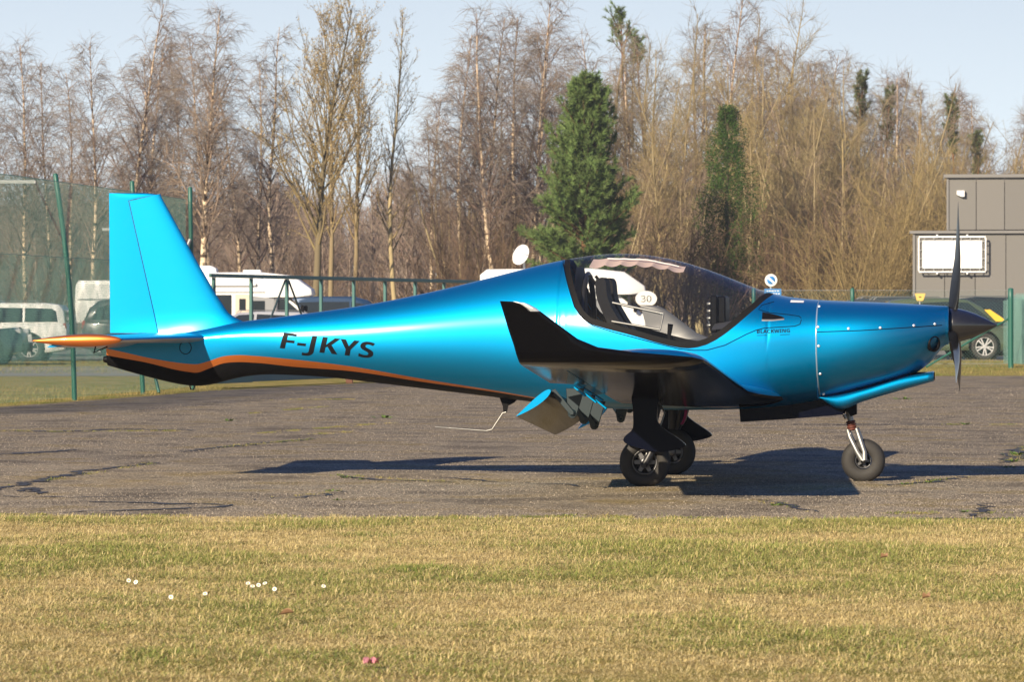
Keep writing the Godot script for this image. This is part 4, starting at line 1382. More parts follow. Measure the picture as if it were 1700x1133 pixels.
func motorhome(label: String, at: Vector3, turn: float, dish: bool) -> Node3D:
	var root := thing("motorhome", label, "motorhome", at, turn)
	if dish: root.scale = Vector3.ONE * 1.05
	# body with the alcove over the cab; x forward
	var st := begin()
	loft_outline(st, [V(-3.0, 0.45), V(-3.05, 1.0), V(-3.02, 2.4), V(-2.8, 2.58), V(0.5, 2.62), V(1.6, 2.5), V(2.25, 2.05), V(2.3, 1.86), V(2.1, 1.78), V(1.15, 1.78), V(1.05, 1.0), V(1.0, 0.5)], 2.2, 0.0, 0.4, 2.6, 0.1)
	part("body", fin(st), M.white, root)
	var cab := begin()
	loft_outline(cab, [V(1.0, 0.4), V(1.0, 1.85), V(1.35, 1.82), V(2.15, 1.18), V(2.75, 1.02), V(2.9, 0.8), V(2.92, 0.35)], 1.95, 0.1, 0.9, 1.9, 0.07)
	part("cab", fin(cab), M.white, root)
	for s in [1.0, -1.0]:
		var z: float = s * 1.105
		var pl := begin(false)
		slab(pl, PackedVector2Array([V(1.12, 1.12), V(1.12, 1.7), V(1.4, 1.68), V(2.0, 1.16)]), -0.01, 0.01, 0.003, Transform3D(Basis(), Vector3(0, 0, s * 0.95)))
		if not (dish and s > 0): part("cab_window", fin(pl), M.car_glass, root)
		var gp := begin(false)
		slab(gp, PackedVector2Array([V(-1.75, 1.05), V(-1.95, 1.45), V(-1.7, 1.82), V(-0.98, 1.82), V(-0.98, 1.05)]), -0.006, 0.006, 0.002, Transform3D(Basis(), Vector3(0, 0, z)))
		part("grey_panel", fin(gp), M.grey_print, root)
		var dp := begin(false)
		slab(dp, PackedVector2Array([V(0.2, 0.95), V(0.2, 1.82), V(1.0, 1.72), V(1.02, 0.95)]), -0.006, 0.006, 0.002, Transform3D(Basis(), Vector3(0, 0, z)))
		part("grey_panel", fin(dp), M.grey_print, root)
		part("window", box_mesh(Vector3(0.42, 0.4, 0.03), Vector3(0.48, 1.45, z + s * 0.012), 0.008), M.car_glass, root)
		part("window", box_mesh(Vector3(0.5, 0.9, 0.03), Vector3(-0.68, 1.4, z + s * 0.002), 0.008), M.car_glass, root)
		part("awning", box_mesh(Vector3(3.2, 0.1, 0.1), Vector3(-1.2, 2.2, z + s * 0.05), 0.02), M.white, root)
		part("trim_strip", box_mesh(Vector3(3.6, 0.04, 0.02), Vector3(-1.1, 1.94, z + s * 0.008), 0.004), M.grey_print, root)
		for x in [2.05, -1.75]: car_wheel(root, x, s * 0.95, 0.33, 0.22)
		part("door_mirror", box_mesh(Vector3(0.12, 0.3, 0.16), Vector3(1.95, 1.35, s * 1.12), 0.03), M.black, root)
	var door := begin(false)
	box(door, Vector3(-0.05, 1.27, 1.115), Vector3(0.52, 1.2, 0.04), 0.015)
	part("door", fin(door), M.cream, root)
	part("door_window", box_mesh(Vector3(0.22, 0.4, 0.03), Vector3(-0.06, 1.52, 1.135), 0.008), M.car_glass, root)
	var roofbox := begin()
	loft_outline(roofbox, [V(-2.2, 2.58), V(-2.2, 2.78), V(-2.1, 2.84), V(-1.2, 2.84), V(-1.02, 2.76), V(-0.98, 2.58)], 0.9, 0.05, 2.6, 2.85, 0.04)
	if not dish:
		part("roof_unit", fin(roofbox), M.white, root)
		part("skylight", box_mesh(Vector3(0.6, 0.08, 0.6), Vector3(0.2, 2.66, 0), 0.02), M.white, root)
	var ws := begin(false)
	quad(ws, Vector3(1.42, 1.8, -0.75), Vector3(2.1, 1.24, -0.8), Vector3(2.1, 1.24, 0.8), Vector3(1.42, 1.8, 0.75))
	part("windscreen", fin(ws), M.car_glass, root)
	if dish:
		var dm := begin()
		var dt := Transform3D(Basis(Vector3.UP, -2.33) * Basis(Vector3(0, 0, 1), 0.35), Vector3(-1.65, 3.03, 0.1))
		lathe(dm, [Vector2(0.03, 0.01), Vector2(0.035, 0.12), Vector2(0.06, 0.25), Vector2(0.1, 0.345), Vector2(0.11, 0.35), Vector2(0.09, 0.34), Vector2(0.02, 0.12), Vector2(0.0, 0.01)], 28, dt)
		part("satellite_dish", fin(dm), M.white, root)
		part("dish_mast", tube_mesh([Vector3(-1.6, 2.6, 0.0), Vector3(-1.62, 2.9, 0.02), Vector3(-1.65, 3.03, 0.06)], [0.04, 0.03, 0.03], 8), M.galv, root)
		part("round_vent", lathe_mesh([Vector2(0.0, 0.1), Vector2(0.02, 0.14), Vector2(0.03, 0.13), Vector2(0.012, 0.1), Vector2(0.01, 0.01)], 24, Transform3D(Basis(Vector3(0, 0, 1), Vector3(1, 0, 0), Vector3(0, 1, 0)), Vector3(0.66, 1.75, 1.122))), M.galv, root)
		part("slot_vent", box_mesh(Vector3(0.1, 0.42, 0.03), Vector3(1.75, 1.6, 0.985), 0.006), M.dark_metal, root)
		part("feed_arm", tube_mesh([dt * Vector3(0.05, 0.0, -0.3), dt * Vector3(0.5, 0, -0.02)], [0.015, 0.015], 6), M.galv, root)
	return root

func build_vehicles() -> void:
	# z = 26.72 - distance from the camera
	motorhome("white motorhome with beige door parked behind the gate", Vector3(-9.0, 0, -103.3), 0.0, false)
	motorhome("white motorhome carrying a satellite dish, partly hidden by the canopy", Vector3(2.1, 0, -103.3), 0.0, true)
	car("estate_car", "white estate car seen side-on behind the mesh fence at left", "car", Vector3(-13.45, 0, -70.5), PI, wagon_shape(M.white))
	car("dark_car", "dark teal car with sloping bonnet at the far left edge", "car", Vector3(-13.55, 0, -63.0), 0.0, suv_shape(M.teal_car, 0.84))
	car("black_car", "black car whose roof shows above the white estate car", "car", Vector3(-15.0, 0, -83.3), 0.0, suv_shape(M.black_car, 1.05))
	# light box truck
	var bt := thing("box_truck", "white high box body truck between the fence posts left of the fin", "truck", Vector3(-11.5, 0, -83.3), 0.0)
	var bs := begin()
	loft_outline(bs, [V(-0.9, 0.95), V(-0.95, 1.5), V(-0.93, 2.0), V(-0.85, 2.15), V(1.7, 2.18), V(1.85, 2.1), V(1.87, 0.95)], 1.9, 0.03, 0.9, 2.2, 0.08)
	part("box_body", fin(bs), M.white, bt)
	part("shelf_line", box_mesh(Vector3(2.6, 0.03, 0.02), Vector3(0.45, 1.62, 0.955), 0.004), M.grey_print, bt)
	var bc := begin()
	loft_outline(bc, [V(1.9, 0.4), V(1.9, 1.9), V(2.5, 1.88), V(3.1, 1.2), V(3.35, 1.0), V(3.4, 0.4)], 1.8, 0.1, 0.9, 1.9, 0.07)
	part("cab", fin(bc), M.white, bt)
	part("chassis", box_mesh(Vector3(4.0, 0.3, 1.0), Vector3(1.2, 0.7, 0), 0.03), M.black, bt)
	for x in [-0.2, 2.7]:
		for s in [1.0, -1.0]: car_wheel(bt, x, s * 0.85, 0.36, 0.24)
	car("dark_car", "dark grey estate car beside the box truck, behind the tailplane", "car", Vector3(-9.0, 0, -74.0), 0.0, suv_shape(M.grey_car, 0.98))
	car("blue_van", "dark blue van parked just right of the motorhome cab", "van", Vector3(-5.7, 0, -109.5), 0.0, van_shape(M.blue_car))
	car("silver_car", "silver car roof just above the tail boom below the motorhome", "car", Vector3(-7.35, 0, -80.0), PI, suv_shape(M.silver_car, 0.77))
	var green := suv_shape(M.green_car, 0.98)
	for key in ["cabin", "windows", "panes"]:
		for q in green[key].size():
			var e = green[key][q]
			if e is Vector2: green[key][q] = e + Vector2(0.75, 0)
			else:
				for i in e.size():
					if e[i] is Vector2: e[i] += Vector2(0.75, 0)
	car("green_car", "dark green estate car with five spoke alloy wheels behind the spinner", "car", Vector3(10.93, 0, -73.9), 0.0, green)
	var gc: Node3D = get_node("green_car")
	var yl := begin(false)
	slab(yl, PackedVector2Array([V(1.36, 0.33), V(1.52, 0.33), V(1.96, 0.02), V(1.66, 0.02)]), -0.008, 0.008, 0.003, Transform3D(Basis(Vector3(1, 0, 0), Vector3(0, 1, -0.34), Vector3(0, 0, 1)), Vector3(0, 0.98, 0.935)))
	part("sun_screen", fin(yl), M.yellow, gc, "yellow screen in the front side window")
	car("grey_car", "grey car roof above the engine cowling, left of the propeller", "car", Vector3(11.0, 0, -78.5), 0.0, suv_shape(M.grey_car, 1.0))
	car("black_car", "black car behind the green car at the right edge", "car", Vector3(12.9, 0, -83.0), PI, suv_shape(M.black_car, 1.02))

# ------------------------------------------------------------------ signs and building
func build_signs() -> void:
	var s := thing("no_parking_sign", "round white and blue no parking sign with blue plate on a post", "traffic sign", Vector3(6.08, 0, -63.3))
	part("post", tube_mesh([Vector3(0, 0, 0), Vector3(0, 2.1, 0)], [0.03, 0.03], 10), M.galv, s)
	var ax := Transform3D(Basis(Vector3(0, 0, 1), Vector3(1, 0, 0), Vector3(0, 1, 0)), Vector3(0, 1.985, 0.04))
	part("disc", lathe_mesh([Vector2(-0.006, 0.002), Vector2(-0.006, 0.143), Vector2(0.004, 0.146), Vector2(0.006, 0.14), Vector2(0.006, 0.002)], 32, ax), M.white, s)
	part("blue_field", lathe_mesh([Vector2(0.006, 0.1), Vector2(0.009, 0.098), Vector2(0.0095, 0.002)], 32, ax), M.sign_blue, s)
	var sl := begin(false)
	box(sl, Vector3(0, 0, 0.012), Vector3(0.2, 0.045, 0.004), 0.001, Transform3D(Basis(Vector3(0, 0, 1), -0.75), Vector3(0, 1.985, 0.04)))
	part("slash", fin(sl), M.white, s)
	part("plate", box_mesh(Vector3(0.4, 0.17, 0.012), Vector3(0.04, 1.7, 0.04), 0.003), M.sign_blue, s)
	for k in 2:
		for j in 5:
			part("print_stroke", box_mesh(Vector3(0.035 + 0.012 * ((j * 7 + k * 3) % 3), 0.022, 0.002), Vector3(-0.09 + j * 0.063 + 0.02 * k, 1.735 - 0.065 * k, 0.048), 0.0005), M.white, s)

	var t := thing("speed_sign", "white oval plate reading 30, seen through the canopy", "traffic sign", Vector3(3.36, 0, -69.3))
	var ov := []
	for k in 32: ov.append(Vector2(cos(TAU * k / 32) * 0.27, 1.575 + sin(TAU * k / 32) * 0.2))
	part("plate", slab_mesh(ov, -0.008, 0.008, 0.003), M.white, t)
	part("number", flat_lettering("30", false, 0.26, 0.16, 0.0105, Vector2(0.0, 1.575)), M.vinyl, t)
	part("post", tube_mesh([Vector3(0, 0, -0.04), Vector3(0, 1.75, -0.04)], [0.03, 0.03], 10), M.galv, t)

	var y := thing("yellow_board", "small yellow tapered board standing left of the propeller blade", "sign", Vector3(10.4, 0, -71.0))
	part("board", slab_mesh([V(-0.13, 1.72), V(0.14, 1.72), V(0.09, 1.56), V(0.07, 1.53), V(-0.07, 1.53), V(-0.09, 1.56)], -0.012, 0.012, 0.004), M.amber, y)
	part("mark", slab_mesh([V(-0.03, 1.64), V(0.03, 1.64), V(0.03, 1.615), V(-0.03, 1.615)], 0.0125, 0.0145, 0.0005), M.vinyl, y)
	part("post", tube_mesh([Vector3(0, 0, -0.03), Vector3(0, 1.68, -0.03)], [0.02, 0.02], 8), M.galv, y)

func build_hall() -> void:
	# flat-roofed hall of upright grey panels; front face at D = 130
	var z := -103.3
	var turn := -0.125
	var h := thing("grey_hall", "flat roofed hall clad in grey panels with a framed white board", "building", Vector3(13.634, 0, z), turn)
	var x0: float = 0.0
	var low: float = 3.981
	var high: float = 5.882
	var xu: float = 1.145
	var depth := 14.0
	part("wall", box_mesh(Vector3(13.0, low, depth), Vector3(6.52, low / 2, -depth / 2 - 0.08), 0.01), M.cladding_dark, h)
	part("wall", box_mesh(Vector3(12.0, high - low + 0.5, depth - 1.0), Vector3(xu + 6.02, low + (high - low) / 2 - 0.25, -depth / 2 - 0.12), 0.01), M.cladding_dark, h)
	var x := x0
	var k := 0
	while x < 12.9:
		var wd := 1.03
		part("panel", box_mesh(Vector3(wd - 0.018, low - 0.1, 0.06), Vector3(x + wd / 2, (low - 0.1) / 2 + 0.03, -0.05 + 0.0015 * (k % 3)), 0.006), [M.cladding, M.cladding_b, M.cladding_c][k % 3], h)
		x += wd
		k += 1
	x = xu
	while x < 12.9:
		var wd := 0.95
		part("panel", box_mesh(Vector3(wd - 0.018, high - low - 0.12, 0.06), Vector3(x + wd / 2, (low + high) / 2 + 0.02, -0.05 + 0.0015 * (k % 3)), 0.006), [M.cladding_b, M.cladding, M.cladding_c][k % 3], h)
		x += wd
		k += 1
	part("parapet_cap", box_mesh(Vector3(13.3, 0.1, 0.22), Vector3(6.5, low, 0.0), 0.01), M.cap, h)
	part("parapet_cap", box_mesh(Vector3(12.3, 0.12, 0.24), Vector3(xu + 6.0, high, 0.0), 0.01), M.cap, h)
	part("corner_trim", box_mesh(Vector3(0.09, low - 0.08, 0.12), Vector3(0.0, low / 2 - 0.02, -0.03), 0.01), M.cap, h)
	part("corner_trim", box_mesh(Vector3(0.08, high - low - 0.12, 0.12), Vector3(xu - 0.01, (low + high) / 2, -0.03), 0.01), M.cap, h)
	var l := thing("wall_lamp", "small white lamp box high on the grey hall wall", "lamp", Vector3(13.634, 5.289, z) + Vector3(1.574, 0, 0).rotated(Vector3.UP, turn), turn)
	part("housing", slab_mesh([V(-0.13, 0.1), V(0.13, 0.1), V(0.13, -0.11), V(0.02, -0.11), V(-0.13, -0.04)], 0.0, 0.16, 0.01), M.white, l)
	part("back_plate", box_mesh(Vector3(0.2, 0.16, 0.03), Vector3(0, 0, -0.012), 0.004), M.galv, l)
	# white board in its pale frame of tubes
	var b := thing("framed_board", "blank white board in a pale tube frame on the hall wall", "sign", Vector3(13.634, 3.225, z) + Vector3(1.288, 0, 0.25).rotated(Vector3.UP, turn), turn)
	var w := 1.124
	var hh := 0.593
	part("board", box_mesh(Vector3(2 * w - 0.24, 2 * hh - 0.24, 0.03), Vector3.ZERO, 0.005), M.white, b)
	for q in [[Vector3(0, hh, 0), Vector3(2 * w, 0.05, 0.05)], [Vector3(0, -hh, 0), Vector3(2 * w, 0.05, 0.05)], [Vector3(w, 0, 0), Vector3(0.05, 2 * hh - 0.06, 0.05)], [Vector3(-w, 0, 0), Vector3(0.05, 2 * hh - 0.06, 0.05)]]:
		part("frame_bar", box_mesh(q[1], q[0] + Vector3(0, 0, 0.03), 0.008), M.white, b)
	part("backing", box_mesh(Vector3(2 * w - 0.1, 2 * hh - 0.1, 0.02), Vector3(0, 0, -0.06), 0.004), M.cladding, b)
	for k2 in 7:
		var f := -1.0 + k2 / 3.0
		for s2 in [1.0, -1.0]:
			part("clamp", box_mesh(Vector3(0.03, 0.1, 0.03), Vector3(f * (w - 0.2), s2 * (hh - 0.075), 0.02), 0.004), M.galv, b)
			if k2 < 4: part("clamp", box_mesh(Vector3(0.1, 0.03, 0.03), Vector3(s2 * (w - 0.075), (-1.0 + k2 * 0.667) * (hh - 0.16), 0.02), 0.004), M.galv, b)
	for s2 in [0.45, -0.45]:
		part("bracket", box_mesh(Vector3(0.06, 0.06, 0.3), Vector3(s2 * w, hh + 0.05, -0.1), 0.006), M.white, b)
		part("bracket", box_mesh(Vector3(0.06, 0.06, 0.3), Vector3(s2 * w, -hh - 0.05, -0.1), 0.006), M.white, b)

# ------------------------------------------------------------------ trees
var vp := PackedVector3Array()
var vn := PackedVector3Array()
var vc := PackedColorArray()

func clear_arrays() -> void:
	vp = PackedVector3Array(); vn = PackedVector3Array(); vc = PackedColorArray()

func commit_arrays() -> ArrayMesh:
	var a := []
	a.resize(Mesh.ARRAY_MAX)
	a[Mesh.ARRAY_VERTEX] = vp
	a[Mesh.ARRAY_NORMAL] = vn
	a[Mesh.ARRAY_COLOR] = vc
	var m := ArrayMesh.new()
	m.add_surface_from_arrays(Mesh.PRIMITIVE_TRIANGLES, a)
	clear_arrays()
	return m

func limb_seg(a: Vector3, b: Vector3, ra: float, rb: float, sides: int, c: Color) -> void:
	var d := (b - a).normalized()
	var x := d.cross(Vector3.UP if absf(d.y) < 0.9 else Vector3.RIGHT).normalized()
	var y := x.cross(d)
	for k in sides:
		var t0 := TAU * k / sides
		var t1 := TAU * (k + 1) / sides
		var n0 := x * cos(t0) + y * sin(t0)
		var n1 := x * cos(t1) + y * sin(t1)
		vp.append(a + n0 * ra); vp.append(a + n1 * ra); vp.append(b + n1 * rb)
		vp.append(a + n0 * ra); vp.append(b + n1 * rb); vp.append(b + n0 * rb)
		vn.append(n0); vn.append(n1); vn.append(n1); vn.append(n0); vn.append(n1); vn.append(n0)
		for i in 6: vc.append(c)

func limb(p: Vector3, dir: Vector3, length: float, r0: float, r1: float, segs: int, wob: float, pull: float, sides: int, c: Color, c2: Color = Color(-1, 0, 0)) -> Array:
	# a wavering limb; pull > 0 bends it up, < 0 lets it droop. Returns [points, directions]
	var pts := [p]
	var ds := [dir]
	var d := dir
	for k in segs:
		d = (d + Vector3(rng.randf_range(-wob, wob), rng.randf_range(-wob, wob) + pull / segs, rng.randf_range(-wob, wob))).normalized()
		var q := p + d * length / segs
		var f0 := float(k) / segs
		var f1 := float(k + 1) / segs
		var col := c if c2.r < 0.0 else c.lerp(c2, f0)
		limb_seg(p, q, lerpf(r0, r1, f0), lerpf(r0, r1, f1), sides, col)
		p = q
		pts.append(p); ds.append(d)
	return [pts, ds]

func along_limb(l: Array, f: float) -> Array:
	var n: int = l[0].size() - 1
	var x := clampf(f, 0.0, 0.999) * n
	var i := int(x)
	return [l[0][i].lerp(l[0][i + 1], x - i), l[1][i].lerp(l[1][i + 1], x - i).normalized()]

func off_axis(d: Vector3, ang: float, turn: float) -> Vector3:
	var x := d.cross(Vector3.UP if absf(d.y) < 0.95 else Vector3.RIGHT).normalized()
	var y := x.cross(d)
	return (d * cos(ang) + (x * cos(turn) + y * sin(turn)) * sin(ang)).normalized()

func leaf(p: Vector3, size: float, c: Color) -> void:
	var a := Vector3(rng.randf_range(-1, 1), rng.randf_range(-1, 1), rng.randf_range(-1, 1)).normalized()
	var b := a.cross(Vector3(rng.randf_range(-1, 1), rng.randf_range(-1, 1), rng.randf_range(-1, 1))).normalized()
	var n := b.cross(a).normalized()
	for q in [a * size, b * size * 0.5, -a * size * 0.6]:
		vp.append(p + q); vn.append(n); vc.append(c)

func jitter(c: Color, s: float) -> Color:
	var k := 1.0 + rng.randf_range(-s, s)
	return Color(c.r * k, c.g * k * (1.0 + rng.randf_range(-s, s) * 0.2), c.b * k)

# a bare tree. d: H height, R radius, trunk & twig colours, b branches, first, ang, len, pull, sub, twig, droop, leaves
func bare_tree(called: String, d: Dictionary) -> Node3D:
	var root := Node3D.new()
	root.name = called
	root.set_meta("kind_name", called)
	var H: float = d.H
	clear_arrays()
	var trunks := []
	var n: int = d.get("stems", 1)
	for s in n:
		var lean: float = d.get("lean", 0.05)
		var a := TAU * (s + rng.randf() * 0.7) / n
		var base := Vector3(cos(a), 0, sin(a)) * (0.0 if n == 1 else rng.randf_range(0.05, 0.45))
		var dir := Vector3(cos(a) * lean * rng.randf_range(0.6, 1.5), 1, sin(a) * lean * rng.randf_range(0.6, 1.5)).normalized()
		var hh: float = H * (1.0 if s == 0 else rng.randf_range(0.65, 0.95))
		var R: float = d.R * (1.0 if s == 0 else rng.randf_range(0.6, 0.9))
		limb_seg(base - dir * 0.1, base + dir * 0.12, R * 1.5, R * 1.02, 9, d.bark)
		trunks.append([limb(base, dir, hh, R, 0.014, 18, d.get("wob", 0.035), d.get("up", 0.2), 9, d.bark, d.get("bark_top", d.bark)), hh, R])
	var tm := commit_arrays()
	for t in trunks:
		var nb: int = int(d.b * t[1] / H)
		for k in nb:
			var f: float = lerpf(d.first, 0.985, pow((k + rng.randf()) / nb, 0.85))
			var o := along_limb(t[0], f)
			var blen: float = t[1] * d.len * (pow(1.0 - f, 0.75) * 0.9 + 0.1) * rng.randf_range(0.6, 1.25)
			var ang: float = d.ang * rng.randf_range(0.75, 1.3)
			var br: float = clampf(t[2] * (1.0 - f) * 0.5, 0.012, 0.06)
			var col := jitter(d.branch, 0.2)
			var l := limb(o[0], off_axis(o[1], ang, rng.randf() * TAU), blen, br, 0.006, 6, 0.12, d.pull, 5, col, d.twigc)
			var ns: int = int(clampf(blen * d.sub, 2, 12))
			for j in ns:
				var g := lerpf(0.2, 1.0, (j + rng.randf()) / ns)
				var o2 := along_limb(l, g)
				var sl: float = blen * 0.42 * (1.15 - g * 0.6) * rng.randf_range(0.6, 1.3)
				var l2 := limb(o2[0], off_axis(o2[1], rng.randf_range(0.4, 0.9), rng.randf() * TAU), sl, br * 0.42, 0.005, 3, 0.16, d.droop, 3, col, d.twigc)
				for i in int(d.twig):
					var o3 := along_limb(l2, lerpf(0.15, 1.0, (i + rng.randf()) / d.twig))
					var tl: float = rng.randf_range(0.25, 0.8) * d.get("twigl", 1.0)
					var l3 := limb(o3[0], off_axis(o3[1], rng.randf_range(0.3, 0.9), rng.randf() * TAU), tl, d.get("tr", 0.0055), 0.0028, 2, 0.15, d.droop * 1.4, 3, jitter(d.twigc, 0.3))
					if d.has("leafc"):
						for q in int(d.leaves):
							if rng.randf() < d.leaves - int(d.leaves) + 0.999:
								leaf(along_limb(l3, rng.randf())[0] + Vector3(rng.randf_range(-0.05, 0.05), rng.randf_range(-0.05, 0.05), rng.randf_range(-0.05, 0.05)), rng.randf_range(0.035, 0.075), jitter(d.leafc, 0.35))
	var cm := commit_arrays()
	part("trunk", tm, M.bark_birch if d.get("birch", false) else M.bark, root)
	part("crown", cm, M.twig, root)
	return root

func needle_tuft(p: Vector3, d: Vector3, len: float, n: int, c: Color) -> void:
	for k in n:
		var e := off_axis(d, rng.randf_range(0.2, 1.1), rng.randf() * TAU)
		var s := e.cross(Vector3(rng.randf_range(-1, 1), rng.randf_range(-1, 1), rng.randf_range(-1, 1))).normalized() * 0.014
		var q := p + d * len * 0.6 * rng.randf()
		var nn := e.cross(s).normalized()
		var col := jitter(c, 0.3)
		for v in [q - s, q + s, q + e * len]:
			vp.append(v); vn.append(nn); vc.append(col)

func conifer(called: String, H: float, R: float, first: float, spread: float, boughs: int, dens: int, c: Color, top_pow := 0.8) -> Node3D:
	var root := Node3D.new()
	root.name = called
	root.set_meta("kind_name", called)
	clear_arrays()
	var t := limb(Vector3.ZERO, Vector3.UP, H, R, 0.02, 16, 0.02, 0.1, 9, Color(0.13, 0.075, 0.045), Color(0.22, 0.1, 0.045))
	var tm := commit_arrays()
	for k in boughs:
		var f := lerpf(first, 0.99, pow((k + rng.randf()) / boughs, 0.9))
		var o := along_limb(t, f)
		var prof := pow(1.0 - f, top_pow) * minf(1.0, 0.45 + (f - first) * 3.0)
		var bl := spread * (prof + 0.06) * rng.randf_range(0.55, 1.15)
		var turn := rng.randf() * TAU
		bl *= 0.8 + 0.3 * sin(f * 23.0 + 2.0 * sin(turn)) * cos(turn * 2.0 + f * 7.0)
		var l := limb(o[0], off_axis(Vector3.UP, lerpf(1.5, 0.5, f), turn), bl, 0.03, 0.008, 5, 0.1, 0.35, 4, Color(0.1, 0.06, 0.035))
		var ns := int(clampf(bl * dens, 4, dens * 3))
		for j in ns:
			var g := lerpf(0.25, 1.0, (j + rng.randf()) / ns)
			var o2 := along_limb(l, g)
			var sd := off_axis(o2[1], rng.randf_range(0.3, 1.0), rng.randf() * TAU)
			sd = (sd + Vector3.UP * 0.35).normalized()
			var sl := rng.randf_range(0.15, 0.55) * (1.2 - g * 0.6) * minf(1.0, bl)
			limb_seg(o2[0], o2[0] + sd * sl, 0.009, 0.005, 3, Color(0.09, 0.06, 0.03))
			var cc := jitter(c, 0.25)
			for i in 4:
				needle_tuft(o2[0] + sd * sl * lerpf(0.3, 1.0, i / 3.0), sd, 0.19, 8, cc)
	var cm := commit_arrays()
	part("trunk", tm, M.bark, root)
	part("crown", cm, M.needles, root)
	return root

func ivy_tree(called: String, H: float) -> Node3D:
	var root := Node3D.new()
	root.name = called
	root.set_meta("kind_name", called)
	clear_arrays()
	var t := limb(Vector3.ZERO, Vector3.UP, H, 0.14, 0.02, 14, 0.03, 0.1, 8, Color(0.12, 0.1, 0.07))
	var tm := commit_arrays()
	var blobs := noise(0.55, 7, 3)
	for k in 42000:
		var f := pow(rng.randf(), 0.9)
		var o := along_limb(t, f)
		var a := rng.randf() * TAU
		var w := 0.4 + 1.7 * sin(PI * clampf(f * 0.95 + 0.03, 0, 1)) * (1.0 - f * 0.4)
		var r := w * sqrt(rng.randf()) * (0.75 + 0.7 * blobs.get_noise_3d(cos(a) * 2.0, f * H, sin(a) * 2.0))
		var p: Vector3 = o[0] + Vector3(cos(a) * r, rng.randf_range(-0.2, 0.2), sin(a) * r)
		if blobs.get_noise_3d(p.x * 2.4, p.y * 2.0, p.z * 2.4) > -0.22: leaf(p, rng.randf_range(0.04, 0.08), jitter(Color(0.045, 0.085, 0.02), 0.5))
	for k in 16:
		limb(along_limb(t, rng.randf_range(0.3, 0.98))[0], off_axis(Vector3.UP, rng.randf_range(0.5, 1.1), rng.randf() * TAU), rng.randf_range(0.8, 2.0), 0.02, 0.005, 5, 0.12, 0.3, 4, Color(0.14, 0.11, 0.07))
	var cm := commit_arrays()
	part("trunk", tm, M.bark, root)
	part("crown", cm, M.needles, root)
	return root

func shrub(called: String, H: float, n: int, spread: float, c: Color, twig: Color) -> Node3D:
	var root := Node3D.new()
	root.name = called
	root.set_meta("kind_name", called)
	clear_arrays()
	for k in n:
		var a := rng.randf() * TAU
		var l := limb(Vector3(cos(a), 0, sin(a)) * rng.randf() * 0.5, off_axis(Vector3.UP, rng.randf_range(0.05, spread), a), H * rng.randf_range(0.55, 1.1), 0.028, 0.006, 7, 0.09, -0.25, 4, jitter(c, 0.3), twig)
		for j in 9:
			var o := along_limb(l, lerpf(0.25, 1.0, (j + rng.randf()) / 9.0))
			var l2 := limb(o[0], off_axis(o[1], rng.randf_range(0.25, 0.8), rng.randf() * TAU), H * rng.randf_range(0.12, 0.3), 0.009, 0.004, 4, 0.14, -0.2, 3, jitter(c, 0.3), twig)
			for i in 4:
				var o3 := along_limb(l2, rng.randf_range(0.2, 1.0))
				limb(o3[0], off_axis(o3[1], rng.randf_range(0.3, 0.8), rng.randf() * TAU), rng.randf_range(0.25, 0.6), 0.005, 0.0028, 2, 0.12, 0.0, 3, jitter(twig, 0.3))
	part("stems", commit_arrays(), M.twig, root)
	return root

var said := {}
func placed_label(what: String, x: float, z: float, h: float) -> String:
	# says which one by the thing it stands above, how tall it shows and how far back it stands
	var across := 850.0 + x * 6360.0 / (26.72 - z)
	var marks := [[-200, "past the left edge of the fence"], [60, "above the parked cars at the left edge"], [130, "above the box truck"], [225, "above the fin"], [290, "just right of the fin"], [350, "above the motorhome roof unit"], [440, "above the motorhome door"], [520, "above the motorhome cab"], [620, "above the registration letters"], [720, "above the middle of the tail boom"], [790, "left of the satellite dish"], [860, "above the satellite dish"], [920, "above the rear of the canopy"], [1000, "above the sun blind"], [1070, "above the canopy crest"], [1130, "above the front of the canopy"], [1190, "above the windscreen"], [1240, "left of the no parking sign"], [1290, "above the no parking sign"], [1340, "above the cowling joint"], [1390, "above the middle of the cowling"], [1440, "above the front of the cowling"], [1490, "above the air inlet"], [1530, "at the left corner of the hall"], [1580, "above the wall lamp"], [1640, "above the hall roof"], [1690, "at the right edge of the photo"]]
	var best := ""
	var bd := 1e9
	for m in marks:
		if absf(m[0] - across) < bd:
			bd = absf(m[0] - across); best = m[1]
	var row := "front row" if z > -124.5 else ("second row" if z > -132.0 else ("third row" if z > -139.0 else "back row"))
	var l := "%s of the %s %s" % [what, row, best]
	if said.has(l): l = "%s %s of the %s %s" % ["taller" if h > said[l] else "shorter", what, row, best]
	said[l] = h
	return l

